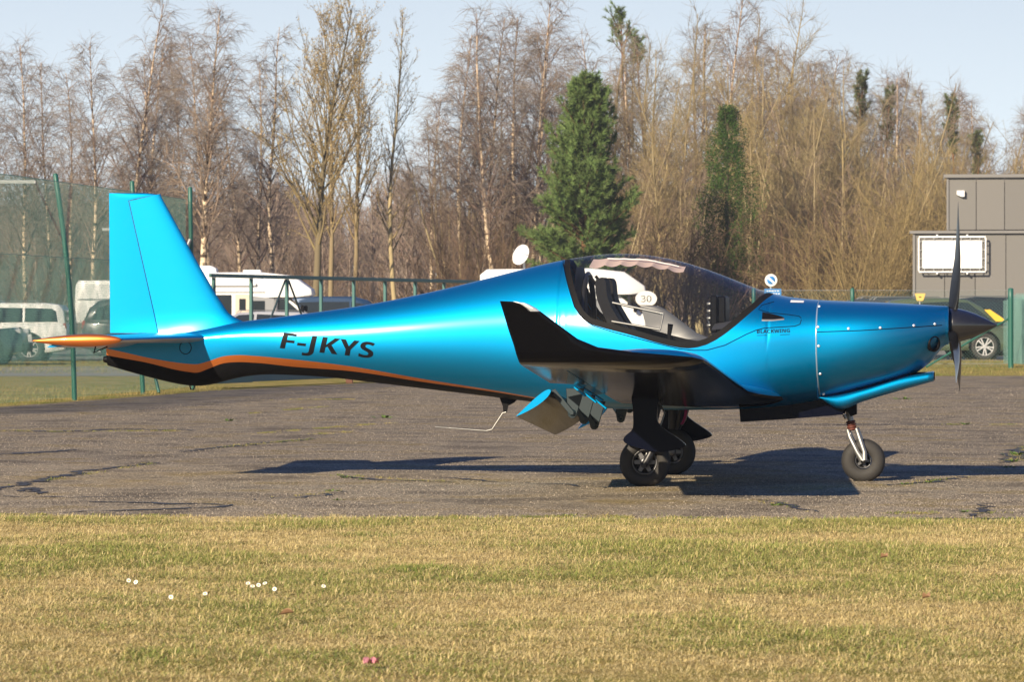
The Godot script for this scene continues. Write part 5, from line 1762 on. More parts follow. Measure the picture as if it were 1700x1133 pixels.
func build_trees() -> void:
	var white := Color(0.88, 0.73, 0.52)
	var birch_top := Color(0.5, 0.38, 0.27)
	var purple := Color(0.26, 0.215, 0.175)
	var olive := Color(0.29, 0.235, 0.145)
	var P := {}
	# prototypes, built once and then set out as copies
	for k in 5:
		P["b%d" % k] = [bare_tree("birch_tree", {"H": 12.0, "R": 0.1, "bark": white, "bark_top": birch_top, "branch": Color(0.2, 0.14, 0.11), "twigc": purple, "b": 56, "first": 0.24, "ang": 0.66, "len": 0.3, "pull": 0.25, "sub": 4.0, "twig": 7, "droop": -0.5, "wob": 0.04, "lean": 0.06, "birch": true}), 12.0]
	P["B0"] = [bare_tree("birch_tree", {"H": 13.0, "R": 0.16, "bark": Color(0.9, 0.76, 0.55), "bark_top": birch_top, "branch": Color(0.3, 0.22, 0.16), "twigc": purple, "b": 72, "first": 0.27, "ang": 0.66, "len": 0.3, "pull": 0.3, "sub": 4.2, "twig": 8, "droop": -0.55, "wob": 0.03, "lean": 0.02, "birch": true}), 13.0]
	P["L0"] = [bare_tree("birch_tree", {"H": 13.0, "R": 0.12, "bark": Color(0.85, 0.71, 0.52), "bark_top": birch_top, "branch": Color(0.2, 0.14, 0.11), "twigc": purple, "b": 42, "first": 0.38, "ang": 0.8, "len": 0.25, "pull": -0.2, "sub": 3.8, "twig": 7, "droop": -0.6, "wob": 0.05, "lean": 0.1, "birch": true}), 13.0]
	P["p0"] = [bare_tree("alder_tree", {"H": 12.8, "R": 0.17, "bark": Color(0.17, 0.14, 0.085), "branch": Color(0.2, 0.155, 0.08), "twigc": Color(0.2, 0.15, 0.085), "b": 58, "first": 0.26, "ang": 0.62, "len": 0.4, "pull": 0.9, "sub": 2.6, "twig": 4, "droop": 0.35, "leafc": Color(0.34, 0.26, 0.12), "leaves": 6, "twigl": 0.8}), 12.8]
	P["p1"] = [bare_tree("alder_tree", {"H": 12.6, "R": 0.12, "bark": Color(0.24, 0.19, 0.11), "branch": Color(0.24, 0.18, 0.09), "twigc": Color(0.2, 0.15, 0.085), "b": 44, "first": 0.3, "ang": 0.55, "len": 0.32, "pull": 0.8, "sub": 2.6, "twig": 4, "droop": 0.35, "leafc": Color(0.34, 0.26, 0.12), "leaves": 6, "twigl": 0.8}), 12.6]
	P["s0"] = [bare_tree("poplar_tree", {"H": 12.8, "R": 0.11, "bark": Color(0.36, 0.29, 0.16), "branch": Color(0.26, 0.2, 0.11), "twigc": Color(0.21, 0.16, 0.09), "b": 46, "first": 0.25, "ang": 0.6, "len": 0.2, "pull": 0.6, "sub": 3.2, "twig": 3, "droop": 0.2, "leafc": Color(0.34, 0.26, 0.12), "leaves": 2, "twigl": 0.7}), 12.8]
	P["m0"] = [bare_tree("multi_stem_tree", {"H": 12.0, "R": 0.09, "stems": 6, "lean": 0.16, "bark": Color(0.2, 0.16, 0.09), "branch": Color(0.17, 0.12, 0.08), "twigc": Color(0.15, 0.1, 0.07), "b": 26, "first": 0.15, "ang": 0.6, "len": 0.22, "pull": 0.5, "sub": 3.0, "twig": 4, "droop": 0.0}), 12.0]
	P["y0"] = [bare_tree("yellow_twigged_tree", {"H": 13.0, "R": 0.13, "bark": Color(0.34, 0.27, 0.14), "branch": Color(0.33, 0.26, 0.13), "twigc": olive, "b": 52, "first": 0.14, "ang": 0.75, "len": 0.3, "pull": 0.5, "sub": 3.4, "twig": 5, "droop": 0.1, "wob": 0.07, "lean": 0.08}), 13.0]
	P["y1"] = [bare_tree("yellow_twigged_tree", {"H": 13.0, "R": 0.11, "stems": 2, "lean": 0.1, "bark": Color(0.3, 0.24, 0.13), "branch": Color(0.3, 0.235, 0.12), "twigc": Color(0.22, 0.17, 0.1), "b": 44, "first": 0.12, "ang": 0.7, "len": 0.27, "pull": 0.6, "sub": 3.4, "twig": 5, "droop": 0.1, "wob": 0.06}), 13.0]
	for k in 3:
		P["t%d" % k] = [bare_tree("thicket_tree", {"H": 11.0, "R": 0.08, "stems": 4, "lean": 0.15, "bark": Color(0.42, 0.36, 0.2), "bark_top": Color(0.28, 0.22, 0.13), "branch": Color(0.21, 0.16, 0.1), "twigc": [Color(0.33, 0.265, 0.14), Color(0.28, 0.21, 0.16), Color(0.36, 0.285, 0.14)][k], "b": 27, "first": 0.1, "ang": 0.78, "len": 0.29, "pull": 0.45, "sub": 3.6, "twig": 5, "droop": 0.1, "wob": 0.06}), 11.0]
	P["pine"] = [conifer("pine_tree", 8.8, 0.16, 0.08, 2.75, 290, 10, Color(0.125, 0.185, 0.06), 0.46), 8.8]
	P["spruce"] = [conifer("spruce_tree", 14.0, 0.1, 0.88, 4.6, 18, 6, Color(0.14, 0.19, 0.07), 0.55), 14.0]
	P["scots"] = [conifer("scots_pine_tree", 11.5, 0.12, 0.76, 1.5, 36, 6, Color(0.12, 0.145, 0.07), 0.3), 11.5]
	P["ivy"] = [ivy_tree("ivy_clad_tree", 9.4), 9.4]
	P["shrub"] = [shrub("bare_shrub", 4.2, 22, 0.6, Color(0.17, 0.12, 0.075), Color(0.15, 0.1, 0.068)), 4.2]
	P["willow"] = [shrub("willow_shrub", 5.0, 30, 0.8, Color(0.28, 0.215, 0.1), Color(0.27, 0.205, 0.1)), 5.0]
	var free := []
	for key in P: free.append(P[key][0])
	# x, z, height, kind, label
	var thick := "grey-brown bare tree in the dense thicket left of the grey hall"
	var tg := "bare trees of the thicket"
	var set_out := [
		[-19.0, -123.3, 11.9, "b", "birch standing nearest the left edge, trunk slanting over the dark cars"],
		[-19.2, -133.3, 11.8, "b", ""], [-16.3, -121.3, 11.7, "b", "birch with pale trunk above the white estate car roof"], [-19.0, -138.3, 11.6, "b", ""],
		[-15.2, -123.3, 13.6, "b", "tallest birch of the left group, directly above the fin top"], [-15.8, -135.3, 13.0, "b", ""], [-14.6, -131.3, 11.9, "b", "birch just right of the fin top, behind its taller neighbour"], [-14.1, -136.3, 12.7, "b", ""],
		[-11.8, -119.3, 12.9, "B", "birch with the brightest white trunk, right of the third fence post"], [-12.5, -133.3, 12.8, "b", ""], [-11.9, -143.3, 11.7, "b", ""],
		[-9.2, -123.3, 12.5, "L", "lone leaning birch above the motorhome cab"], [-10.9, -138.3, 12.2, "b", ""],
		[-7.4, -115.3, 12.8, "p0", "broad alder with brown catkins and forking trunk right of the leaning birch"], [-7.0, -120.3, 12.6, "p1", "slimmer alder with brown catkins close behind the broad one"], [-6.2, -123.3, 12.4, "p1", "alder at the right of the catkin group with pale straight trunk"],
		[-4.3, -118.3, 12.8, "s", "slender poplar with yellowish trunk standing alone above the tail boom"], [-3.7, -143.3, 11.0, "b", ""],
		[-2.8, -138.3, 12.0, "m", "brown many stemmed tree left of the white birch clump"], [-2.0, -131.3, 12.8, "b", ""], [-1.2, -123.3, 12.9, "b", "birch at the left of the clump above the satellite dish"], [-0.6, -121.3, 13.1, "b", "birch with two pale trunks crossing above the satellite dish"], [0.0, -129.3, 13.3, "b", ""], [0.8, -138.3, 13.7, "b", ""], [1.3, -125.3, 13.8, "b", "tall birch rising just left of the round green pine"],
		[2.1, -141.3, 13.4, "b", ""], [3.5, -138.3, 13.7, "b", ""], [4.3, -145.3, 13.7, "b", ""],
		[5.4, -123.3, 10.7, "y0", "crooked yellow-barked tree right of the round green pine"], [6.2, -133.3, 12.6, "y1", ""], [6.6, -129.3, 11.7, "y0", ""], [7.8, -138.3, 13.7, "b", ""],
		[8.4, -133.3, 13.8, "y1", ""], [9.1, -131.3, 14.6, "b", "tallest birch, its top cut by the upper edge above the canopy nose"], [10.2, -138.3, 14.5, "y0", "tall yellow-twigged tree right of the tallest birch"], [10.8, -136.3, 13.8, "y1", ""],
		[10.5, -125.3, 11.4, "t0", ""], [11.8, -133.3, 12.3, "t1", ""], [12.1, -129.3, 11.6, "t2", ""], [13.5, -138.3, 12.5, "b", ""], [13.7, -131.3, 11.6, "t0", ""], [14.7, -136.3, 11.8, "b", ""], [14.7, -129.3, 11.1, "t1", ""], [16.3, -138.3, 11.5, "b", ""], [16.3, -131.3, 10.7, "t2", ""], [17.4, -135.3, 10.7, "t0", ""], [18.9, -143.3, 11.2, "b", "thin pale birch standing above the roof of the hall, left one"], [18.5, -133.3, 10.2, "t1", ""], [20.1, -141.3, 10.5, "b", ""],
		[23.0, -158.3, 10.9, "b", "small distant birch right of the thicket above the hall roof"], [24.4, -163.3, 11.0, "b", ""], [25.9, -168.3, 11.4, "b", ""], [26.1, -163.3, 11.0, "b", ""], [-20.5, -123.3, 11.6, "b", ""], [-22.2, -128.3, 11.7, "b", ""],
		[9.6, -122.0, 9.8, "t2", ""], [11.2, -120.5, 9.2, "t0", ""], [12.9, -121.5, 9.4, "t1", ""], [14.3, -122.5, 8.6, "t2", ""], [15.8, -123.0, 8.2, "t0", ""], [7.3, -121.0, 9.0, "t1", ""], [4.2, -124.0, 9.6, "t2", ""], [3.2, -130.0, 11.0, "y1", ""],
		[17.2, -124.5, 8.0, "t1", ""], [4.7, -131.0, 12.2, "y1", ""], [5.6, -134.0, 12.5, "b", ""], [6.2, -136.0, 12.8, "y0", ""], [11.2, -143.0, 13.6, "b", ""], [12.4, -144.5, 13.2, "b", ""], [13.3, -145.0, 12.6, "b", ""], [14.1, -143.5, 12.3, "b", ""], [15.0, -146.0, 12.4, "b", ""], [16.0, -144.0, 11.8, "b", ""], [17.0, -146.5, 11.9, "b", ""], [17.8, -143.0, 11.2, "b", ""], [19.4, -146.0, 11.0, "b", ""], [10.0, -134.5, 12.6, "t1", ""], [11.4, -126.5, 10.8, "y1", ""], [12.6, -134.8, 11.8, "t0", ""], [13.2, -125.8, 10.4, "y0", ""], [15.4, -133.6, 11.2, "t2", ""], [14.2, -140.8, 12.2, "t1", ""], [16.9, -127.8, 9.4, "t0", ""], [17.9, -130.2, 9.6, "y1", ""], [19.2, -131.0, 9.0, "t2", ""], [7.0, -125.5, 11.2, "t2", ""], [6.0, -120.5, 9.4, "y1", ""], [8.0, -131.0, 12.8, "t0", ""], [-0.9, -129.0, 10.6, "m", ""], [3.6, -121.0, 8.4, "t1", ""], [8.9, -128.0, 11.4, "t0", ""], [5.2, -140.0, 12.8, "t2", ""], [12.7, -140.0, 12.4, "t1", ""], [19.6, -137.0, 9.6, "t2", ""], [-0.2, -134.0, 11.2, "m", ""], [-1.9, -126.0, 8.6, "t1", ""],
		[2.62, -108.6, 9.2, "pine", "round dense green pine directly behind the canopy hump"],
		[5.3, -148.3, 14.9, "spruce", "green spruce tip poking above the bare trees, left one"], [6.4, -151.3, 14.1, "spruce", "lower green spruce tip just right of the other one"],
		[8.05, -116.5, 8.9, "ivy", "dark ivy-clad trunk behind the windscreen end of the canopy"],
		[15.2, -143.3, 11.7, "scots", "scots pine crown showing highest among the thicket tops"], [16.2, -141.3, 10.9, "scots", "scots pine crown right of the highest one in the thicket"], [18.5, -133.3, 10.1, "scots", "scots pine crown above the left corner of the hall"], [20.2, -138.3, 8.9, "scots", "low dark scots pine crown just over the hall roof"]]
	var done := {}
	var nk := {"b": 5, "t": 3}
	var cycle := 0
	for e in set_out:
		var key: String = e[3]
		if key == "b":
			key = "b%d" % (cycle % 5); cycle += 1
		elif not P.has(key): key += "0"
		var proto: Node3D = P[key][0]
		var label: String = e[4]
		var group := ""
		if label == "":
			var what := "bare grey-brown tree"
			group = tg
			if proto.name.begins_with("birch"): what = "slim pale birch"; group = "birches"
			elif proto.name.begins_with("yellow"): what = "yellowish bare tree"; group = "yellowish trees"
			elif proto.name.begins_with("multi"): what = "bushy many stemmed tree"; group = "many stemmed trees"
			label = placed_label(what, e[0], e[1], e[2])
		elif proto.name.begins_with("birch"): group = "birches"
		var o := dup(proto, Vector3(e[0], 0, e[1]), rng.randf() * TAU, label, group)
		var sc: float = e[2] / P[key][1]
		o.scale = Vector3(sc, sc, sc)
		tag(o, label, "tree", group)
	# shrubs along the wood's edge
	var sh := [[-12.5, -117.0, 0.9], [-10.4, -120.0, 0.8], [-8.0, -122.0, 0.9], [-5.2, -121.0, 0.8], [-3.0, -122.0, 1.1], [-1.4, -118.0, 1.1], [0.2, -120.0, 1.2], [3.4, -117.0, 1.0], [4.6, -115.0, 1.1], [6.2, -116.0, 1.2], [7.6, -115.0, 1.0], [9.0, -117.0, 1.2], [10.4, -115.5, 1.2], [11.8, -117.0, 1.3], [-15.5, -118.0, 0.9], [-18.0, -119.0, 1.0]]
	for e in sh:
		var l := placed_label("low bare brown shrub", e[0], e[1], e[2])
		var o := dup(P["shrub"][0], Vector3(e[0], 0, e[1]), rng.randf() * TAU, l, "shrubs at the foot of the wood")
		o.scale = Vector3.ONE * e[2]
		tag(o, l, "shrub", "shrubs at the foot of the wood")
	for e in [[12.6, -112.0, 1.0, "small arching willow shrub nearest the hall corner"], [13.4, -114.5, 1.2, "arching willow shrub behind the hall's lower left corner"], [14.8, -118.5, 1.45, "tall willow shrub rising behind the hall's step"], [16.4, -120.0, 1.5, "tall willow shrub behind the upper hall block"], [18.0, -121.0, 1.5, "willow shrub furthest right behind the hall roof"], [11.4, -113.0, 0.8, "lowest willow shrub, left of the others by the hall"]]:
		var o := dup(P["willow"][0], Vector3(e[0], 0, e[1]), rng.randf() * TAU, e[3], "willow shrubs by the hall")
		o.scale = Vector3.ONE * e[2]
		tag(o, e[3], "shrub", "willow shrubs by the hall")
	# the far woodland reads as one brown mass
	clear_arrays()
	limb(Vector3.ZERO, Vector3.UP, 8.0, 0.09, 0.02, 7, 0.05, 0.1, 5, Color(0.28, 0.22, 0.175))
	for k in 60:
		var f := rng.randf_range(0.08, 0.97)
		var l := limb(Vector3(0, 8.0 * f, 0), off_axis(Vector3.UP, rng.randf_range(0.4, 1.0), rng.randf() * TAU), 2.4 * (1.1 - f) + 0.3, 0.025, 0.01, 3, 0.12, 0.4, 3, jitter(Color(0.27, 0.208, 0.165), 0.3))
		for j in 8:
			limb(along_limb(l, rng.randf_range(0.2, 1.0))[0], off_axis(l[1][1], rng.randf_range(0.3, 1.0), rng.randf() * TAU), rng.randf_range(0.4, 1.1), 0.011, 0.006, 2, 0.15, 0.2, 3, jitter(Color(0.27, 0.208, 0.165), 0.35))
	var wm := commit_arrays()
	scatter("far_woodland", wm, M.twig, func() -> Array:
		var out := []
		for k in 620:
			var D := rng.randf_range(205.0, 330.0)
			out.append([Vector3(rng.randf_range(-0.19, 0.15) * D, 0, 26.7 - D), rng.randf() * TAU, rng.randf_range(0.75, 1.2) * (0.8 + D / 1300.0), Color(1, 1, 1)])
		return out, "brown leafless woodland far off behind the birches", "woodland")
	for o in free: o.free()

func scatter(called: String, mesh: Mesh, m: Material, how: Callable, label := "", cat := "", parent: Node = self) -> MultiMeshInstance3D:
	var list: Array = how.call()
	var mm := MultiMesh.new()
	mm.transform_format = MultiMesh.TRANSFORM_3D
	mm.use_colors = true
	mm.mesh = mesh
	mm.instance_count = list.size()
	var buf := PackedFloat32Array()
	buf.resize(list.size() * 16)
	for i in list.size():
		var e: Array = list[i]
		var b := Basis(Vector3.UP, e[1])
		if e.size() > 4: b = Basis(e[4], e[5]) * b
		b = b.scaled(Vector3.ONE * e[2])
		var p: Vector3 = e[0]
		var c: Color = e[3]
		var k := i * 16
		buf[k] = b.x.x; buf[k + 1] = b.y.x; buf[k + 2] = b.z.x; buf[k + 3] = p.x
		buf[k + 4] = b.x.y; buf[k + 5] = b.y.y; buf[k + 6] = b.z.y; buf[k + 7] = p.y
		buf[k + 8] = b.x.z; buf[k + 9] = b.y.z; buf[k + 10] = b.z.z; buf[k + 11] = p.z
		buf[k + 12] = c.r; buf[k + 13] = c.g; buf[k + 14] = c.b; buf[k + 15] = 1.0
	mm.buffer = buf
	var o := MultiMeshInstance3D.new()
	o.name = numbered(called)
	o.multimesh = mm
	o.material_override = m
	parent.add_child(o, true)
	tag(o, label, cat, "", "stuff")
	return o

# ------------------------------------------------------------------ ground
func tuft(blades: int, h: float, spread: float, w: float, flat := 0.0) -> ArrayMesh:
	clear_arrays()
	for k in blades:
		var a := rng.randf() * TAU
		var lean := rng.randf_range(0.1, 0.9) + flat
		var out := Vector3(cos(a), 0, sin(a))
		var p := out * rng.randf() * spread
		var len := h * rng.randf_range(0.5, 1.2)
		var d := (Vector3.UP + out * lean).normalized()
		var q := p + d * len * 0.55
		var t := q + (d + out * 0.6 - Vector3.UP * 0.15 * lean).normalized() * len * 0.45
		var s := out.cross(Vector3.UP).normalized() * w
		var n := d.cross(s).normalized()
		var c := Color(1, 1, 1) * rng.randf_range(0.75, 1.2)
		c.a = 1.0
		for v in [p - s, p + s, q + s * 0.8, p - s, q + s * 0.8, q - s * 0.8, q - s * 0.8, q + s * 0.8, t]:
			vp.append(v); vn.append(n); vc.append(c)
	return commit_arrays()

func build_ground() -> void:
	struct("terrain", sheet([V(-420, -520), V(420, -520), V(420, 60), V(-420, 60)], 0.0), M.turf)
	# two paving lanes meet at a joint behind the main wheels
	struct("apron", sheet([V(-60, -4.6), V(-2.57, -3.05), V(-0.7, -3.4), V(1.2, -3.52), V(2.85, -3.54), V(60, -4.2), V(60, -46.9), V(8.8, -46.4), V(1.5, -45.6), V(-2.6, -38.4), V(-4.6, -32.2), V(-5.1, -28.6), V(-6.4, -21.9), V(-7.6, -16), V(-60, -10)], 0.004), M.asphalt)
	struct("apron_near_lane", sheet([V(-60, 3.3), V(-6, 4.55), V(-3.6, 4.74), V(-2, 4.83), V(0, 4.97), V(2, 5.1), V(3.6, 5.27), V(6, 5.4), V(60, 9.5), V(60, -4.2), V(2.85, -3.54), V(1.2, -3.52), V(-0.7, -3.4), V(-2.57, -3.05), V(-60, -4.6)], 0.004), M.asphalt_worn)
	struct("road", sheet([V(-70, -40.5), V(-2, -46.8), V(-1, -62), V(-70, -47.2)], 0.005), M.road)
	struct("parking_ground", sheet([V(-80, -70), V(70, -72.5), V(70, -112), V(-80, -112)], 0.003), M.road)
	struct("woodland_floor", sheet([V(-300, -112.5), V(300, -112.5), V(300, -500), V(-300, -500)], 0.006), M.litter)
	# tar run into the cracks
	var cracks := [
		[[V(-3.47, 1.63), V(-3.42, 1.1), V(-3.33, 0.56), V(-3.25, -0.5), V(-3.14, -1.76), V(-2.97, -2.33), V(-2.78, -3.27)], 0.1],
		[[V(-3.24, 1.63), V(-3.2, 1.1), V(-3.02, 1.96)], 0.09],
		[[V(-2.64, 4.3), V(-2.15, 3.95), V(-1.87, 3.81), V(-1.69, 3.37)], 0.07], [[V(-2.58, 2.92), V(-2.18, 3.22), V(-1.73, 3.37)], 0.09],
		[[V(-1.62, 2.77), V(-1.34, 2.45), V(-1.18, 2.05), V(-1.1, 1.54)], 0.035], [[V(-1.26, -0.91), V(-1.07, -0.4), V(-0.89, -0.11), V(-0.44, 0.18)], 0.07],
		[[V(-0.49, -0.6), V(-0.3, -0.21), V(-0.06, 0.18)], 0.06], [[V(0.03, 0.28), V(0.33, 0.56), V(0.65, 1.1)], 0.04],
		[[V(1.37, 2.13), V(1.46, 2.53)], 0.04], [[V(1.56, 2.77), V(1.66, 3.22), V(1.68, 3.59), V(1.77, 4.23)], 0.05],
		[[V(-2.57, -3.03), V(-0.71, -3.39), V(1.19, -3.52), V(2.85, -3.52)], 0.05], [[V(2.55, -13.82), V(3.82, -13.82), V(4.91, -13.82)], 0.12],
		[[V(2.57, 0.74), V(2.83, 0.28), V(3.23, -0.71)], 0.09], [[V(2.62, 4.89), V(2.78, 4.09), V(2.92, 3.22)], 0.05], [[V(3.88, -3.27), V(4.17, -5.08), V(4.55, -7.12)], 0.16],
		[[V(-4.33, -4.94), V(-3.92, -5.64), V(-3.73, -6.22)], 0.12], [[V(-2.8, -5.64), V(-2.57, -6.66), V(-2.23, -7.92), V(-1.86, -9.09)], 0.1], [[V(-5.26, -11.7), V(-4.54, -11.31), V(-3.97, -12.11), V(-3.14, -11.7)], 0.2],
		[[V(2.2, 5.02), V(2.56, 4.95), V(2.96, 4.98)], 0.05], [[V(-3.26, 2.29), V(-2.79, 2.45), V(-2.27, 2.29)], 0.05]]
	var nz := noise(1.7, 3, 3)
	for c in cracks:
		var st := begin(false)
		var pts := []
		for i in c[0].size() - 1:
			var n := maxi(2, int(c[0][i].distance_to(c[0][i + 1]) / 0.08))
			for k in n: pts.append(c[0][i].lerp(c[0][i + 1], float(k) / n))
		pts.append(c[0][-1])
		var a := PackedVector3Array()
		var b := PackedVector3Array()
		for i in pts.size():
			var d: Vector2 = (pts[mini(i + 1, pts.size() - 1)] - pts[maxi(0, i - 1)]).normalized()
			var f := float(i) / (pts.size() - 1)
			var w: float = c[1] * (0.35 + 0.65 * sin(PI * clampf(f, 0.04, 0.96))) * (1.0 + 1.2 * nz.get_noise_2d(pts[i].x * 4.0, pts[i].y * 4.0))
			var sh := Vector2(-d.y, d.x)
			var mid: Vector2 = pts[i] + sh * nz.get_noise_2d(pts[i].x * 2.0 + 50, pts[i].y * 2.0) * 0.12
			var l := mid + sh * w * (0.5 + 0.3 * nz.get_noise_2d(pts[i].x * 9.0, pts[i].y * 9.0))
			var r := mid - sh * w * (0.5 + 0.3 * nz.get_noise_2d(pts[i].x * 9.0 + 90, pts[i].y * 9.0))
			a.append(Vector3(l.x, 0.008, l.y)); b.append(Vector3(r.x, 0.008, r.y))
		grid(st, [a, b])
		struct("tar_seal", fin(st), M.tar)
	# loose stone of the worn surface
	clear_arrays()
	for k in 8:
		var a0 := TAU * k / 4.0
		var a1 := TAU * (k + 1) / 4.0
		var y := 1.0 if k < 4 else -1.0
		var n := Vector3(cos(a0 + 0.78), y, sin(a0 + 0.78)).normalized()
		for v in [Vector3(cos(a0), 0, sin(a0)), Vector3(cos(a1), 0, sin(a1)), Vector3(0, y * 0.8, 0)]:
			vp.append(v); vn.append(n); vc.append(Color(1, 1, 1))
	var stone := commit_arrays()
	var wear := noise(0.35, 12, 3)
	scatter("surface_stones", stone, M.tint, func() -> Array:
		var out := []
		for k in 230000:
			var D := lerpf(21.4, 62.0, pow(rng.randf(), 1.9))
			var x := rng.randf_range(-0.15, 0.15) * D
			var z := 26.72 - D
			if z < -18.0 and x < -5.0 + (-z - 18.0) * 0.12: continue
			var w := wear.get_noise_2d(x, z * 0.6)
			if rng.randf() > 0.62 + w * 0.9: continue
			var g := rng.randf_range(0.10, 0.26) * (1.0 if rng.randf() < 0.9 else 1.9)
			out.append([Vector3(x, 0.004, z), rng.randf() * TAU, rng.randf_range(0.002, 0.0048) * (0.9 + D / 90.0), Color(g * 1.2, g * 1.02, g * 0.8), Vector3(1, 0, 0), rng.randf_range(-0.5, 0.5)])
		return out, "loose grit and stones in the worn asphalt", "gravel")
	# short dry lawn in front
	var tufts := [tuft(6, 0.022, 0.08, 0.0011, 0.7), tuft(5, 0.034, 0.085, 0.0009, 0.4), tuft(7, 0.036, 0.085, 0.0011, 2.2), tuft(2, 0.11, 0.03, 0.0009, 1.6)]
	var green := noise(0.32, 21, 3)
	var fine := noise(1.6, 22, 2)
	var edge := noise(0.9, 23, 3)
	for v in 4:
		scatter("lawn_grass", tufts[v], M.grass, func() -> Array:
			var out := []
			for k in [115000, 24000, 165000, 2600][v]:
				var D := lerpf(10.8, 22.4, sqrt(rng.randf()))
				var x := rng.randf_range(-1, 1) * (0.137 * D + 0.35)
				var z := 26.72 - D
				var lim := 4.97 + 0.075 * x + 0.16 * edge.get_noise_2d(x * 3.0, 0.0) + 0.12 * edge.get_noise_2d(x * 12.0, 9.0) - (rng.randf() * 0.3 if rng.randf() < 0.06 else 0.0)
				if z < lim: continue
				var far_edge := exp(-pow((x - 1.55) / 1.1, 2.0) - pow((z - 8.4) / 0.9, 2.0)) * 0.55
				var gr := green.get_noise_2d(x * 1.3, z) * 1.25 + fine.get_noise_2d(x, z) * 0.45 + far_edge * 1.3 + 0.02
				var lush := exp(-pow((x + 0.79) / 0.16, 2.0) - pow((z - 6.7) / 0.22, 2.0)) + exp(-pow((x + 0.45) / 0.14, 2.0) - pow((z - 9.3) / 0.3, 2.0)) + 0.7 * exp(-pow((x + 1.25) / 0.12, 2.0) - pow((z - 13.6) / 0.2, 2.0))
				gr += lush
				var c: Color
				var g2 := clampf(0.42 + gr, 0.03, 0.93)
				if rng.randf() < g2 * 0.85: c = Color(0.15, 0.225, 0.04).lerp(Color(0.44, 0.375, 0.14), rng.randf() * (1.0 - 0.6 * minf(lush, 1.0)))
				elif rng.randf() < 0.18: c = Color(0.32, 0.23, 0.11)
				else: c = Color(0.56, 0.435, 0.175).lerp(Color(0.74, 0.61, 0.32), rng.randf())
				var s := rng.randf_range(0.6, 1.25) * (1.0 + 0.35 * gr)
				out.append([Vector3(x, 0.0, z), rng.randf() * TAU, s, c])
			return out, "short dry lawn of straw and green grass", "grass")
	scatter("verge_grass", tufts[1], M.grass, func() -> Array:
		var out := []
		for k in 26000:
			var D := rng.randf_range(46.0, 100.0)
			var x := rng.randf_range(-0.16, 0.16) * D
			var z := 26.72 - D
			var left := z > -35.5 and x < lerpf(-7.6, -4.4, clampf((-z - 16.0) / 16.5, 0, 1)) + 0.25 * edge.get_noise_2d(z, 3.0)
			var right := z < -46.2 and x > 1.5
			var inner := z < -49 and x < -3
			if not (left or right or inner): continue
			var gr := green.get_noise_2d(x * 0.7, z * 0.7)
			var c := Color(0.13, 0.17, 0.035).lerp(Color(0.4, 0.3, 0.12), clampf(0.45 - gr + rng.randf_range(-0.3, 0.3), 0, 1))
			out.append([Vector3(x, 0, z), rng.randf() * TAU, rng.randf_range(1.3, 2.6), c])
		return out, "rough grass verges beyond the apron", "grass")
	# weeds in the cracks
	var weed := tuft(16, 0.03, 0.05, 0.004, 0.8)
	for e in [[-1.18, -0.5, 1.3], [-1.06, -0.21, 0.8], [-1.18, 1.54, 1.0], [4.18, -4.94, 2.2], [3.96, -3.52, 1.6], [3.77, -2.33, 1.2], [2.87, 0.28, 1.0], [2.67, 0.56, 1.0], [-1.09, 2.77, 0.8], [1.61, 3.45, 1.0], [0.31, 4.7, 0.9], [2.65, 4.23, 1.0], [0.59, -30.92, 2.6], [5.39, -25.98, 2.4], [-1.42, -16.42, 2.4], [-3.1, -15.2, 2.0], [4.78, -13.82, 1.8]]:
		var w := part("weed", weed, M.weed, self)
		w.position = Vector3(e[0], 0.006, e[1])
		w.rotation.y = rng.randf() * TAU
		w.scale = Vector3(e[2] * 1.4, e[2] * 0.8, e[2])
		tag(w, "little flat green weed growing in a crack of the apron", "weed", "weeds in the apron")
	# dry grass and moss that lines the joints
	scatter("joint_grass", tuft(7, 0.03, 0.03, 0.002, 0.6), M.grass, func() -> Array:
		var out := []
		for l in [[V(-5.26, -11.7), V(-4.54, -11.31), 150], [V(-4.54, -11.31), V(-3.14, -11.7), 200], [V(-2.55, -10.5), V(-1.28, -14.5), 500], [V(-1.9, -10.5), V(-1.55, -11.3), 150], [V(-3.08, -18.3), V(-2.37, -21.8), 300], [V(-3.45, -25.6), V(-2.15, -26.0), 300], [V(4.6, -13.8), V(5.9, -13.8), 260], [V(-2.57, -6.66), V(-1.86, -9.09), 160], [V(-3.42, 1.1), V(-2.78, -3.27), 120], [V(-1.26, -0.91), V(-0.44, 0.18), 120], [V(-1.62, 2.77), V(-1.1, 1.54), 40], [V(1.56, 2.77), V(1.77, 4.23), 40], [V(3.88, -3.27), V(4.55, -7.12), 260], [V(2.57, 0.74), V(3.23, -0.71), 70], [V(-3.4, 4.5), V(3.4, 5.1), 900], [V(0.2, 4.75), V(0.9, 4.8), 120], [V(2.2, 4.4), V(2.9, 4.3), 120], [V(0.4, -30.8), V(0.9, -31.0), 120]]:
			for k in l[2]:
				var f := rng.randf()
				var p: Vector2 = l[0].lerp(l[1], f) + Vector2(rng.randfn(0.0, 0.04), rng.randfn(0.0, 0.06))
				var keep := fine.get_noise_2d(p.x * 1.5, p.y * 0.8)
				if keep < -0.05: continue
				var c := Color(0.5, 0.39, 0.17).lerp(Color(0.16, 0.2, 0.04), clampf(0.35 + keep * 1.2 + rng.randf_range(-0.3, 0.3), 0, 1))
				out.append([Vector3(p.x, 0.004, p.y), rng.randf() * TAU, rng.randf_range(0.35, 1.0), c])
		return out, "dry grass and moss growing along the joints of the apron", "grass")
	# daisies, litter, leaves
	var i := 0
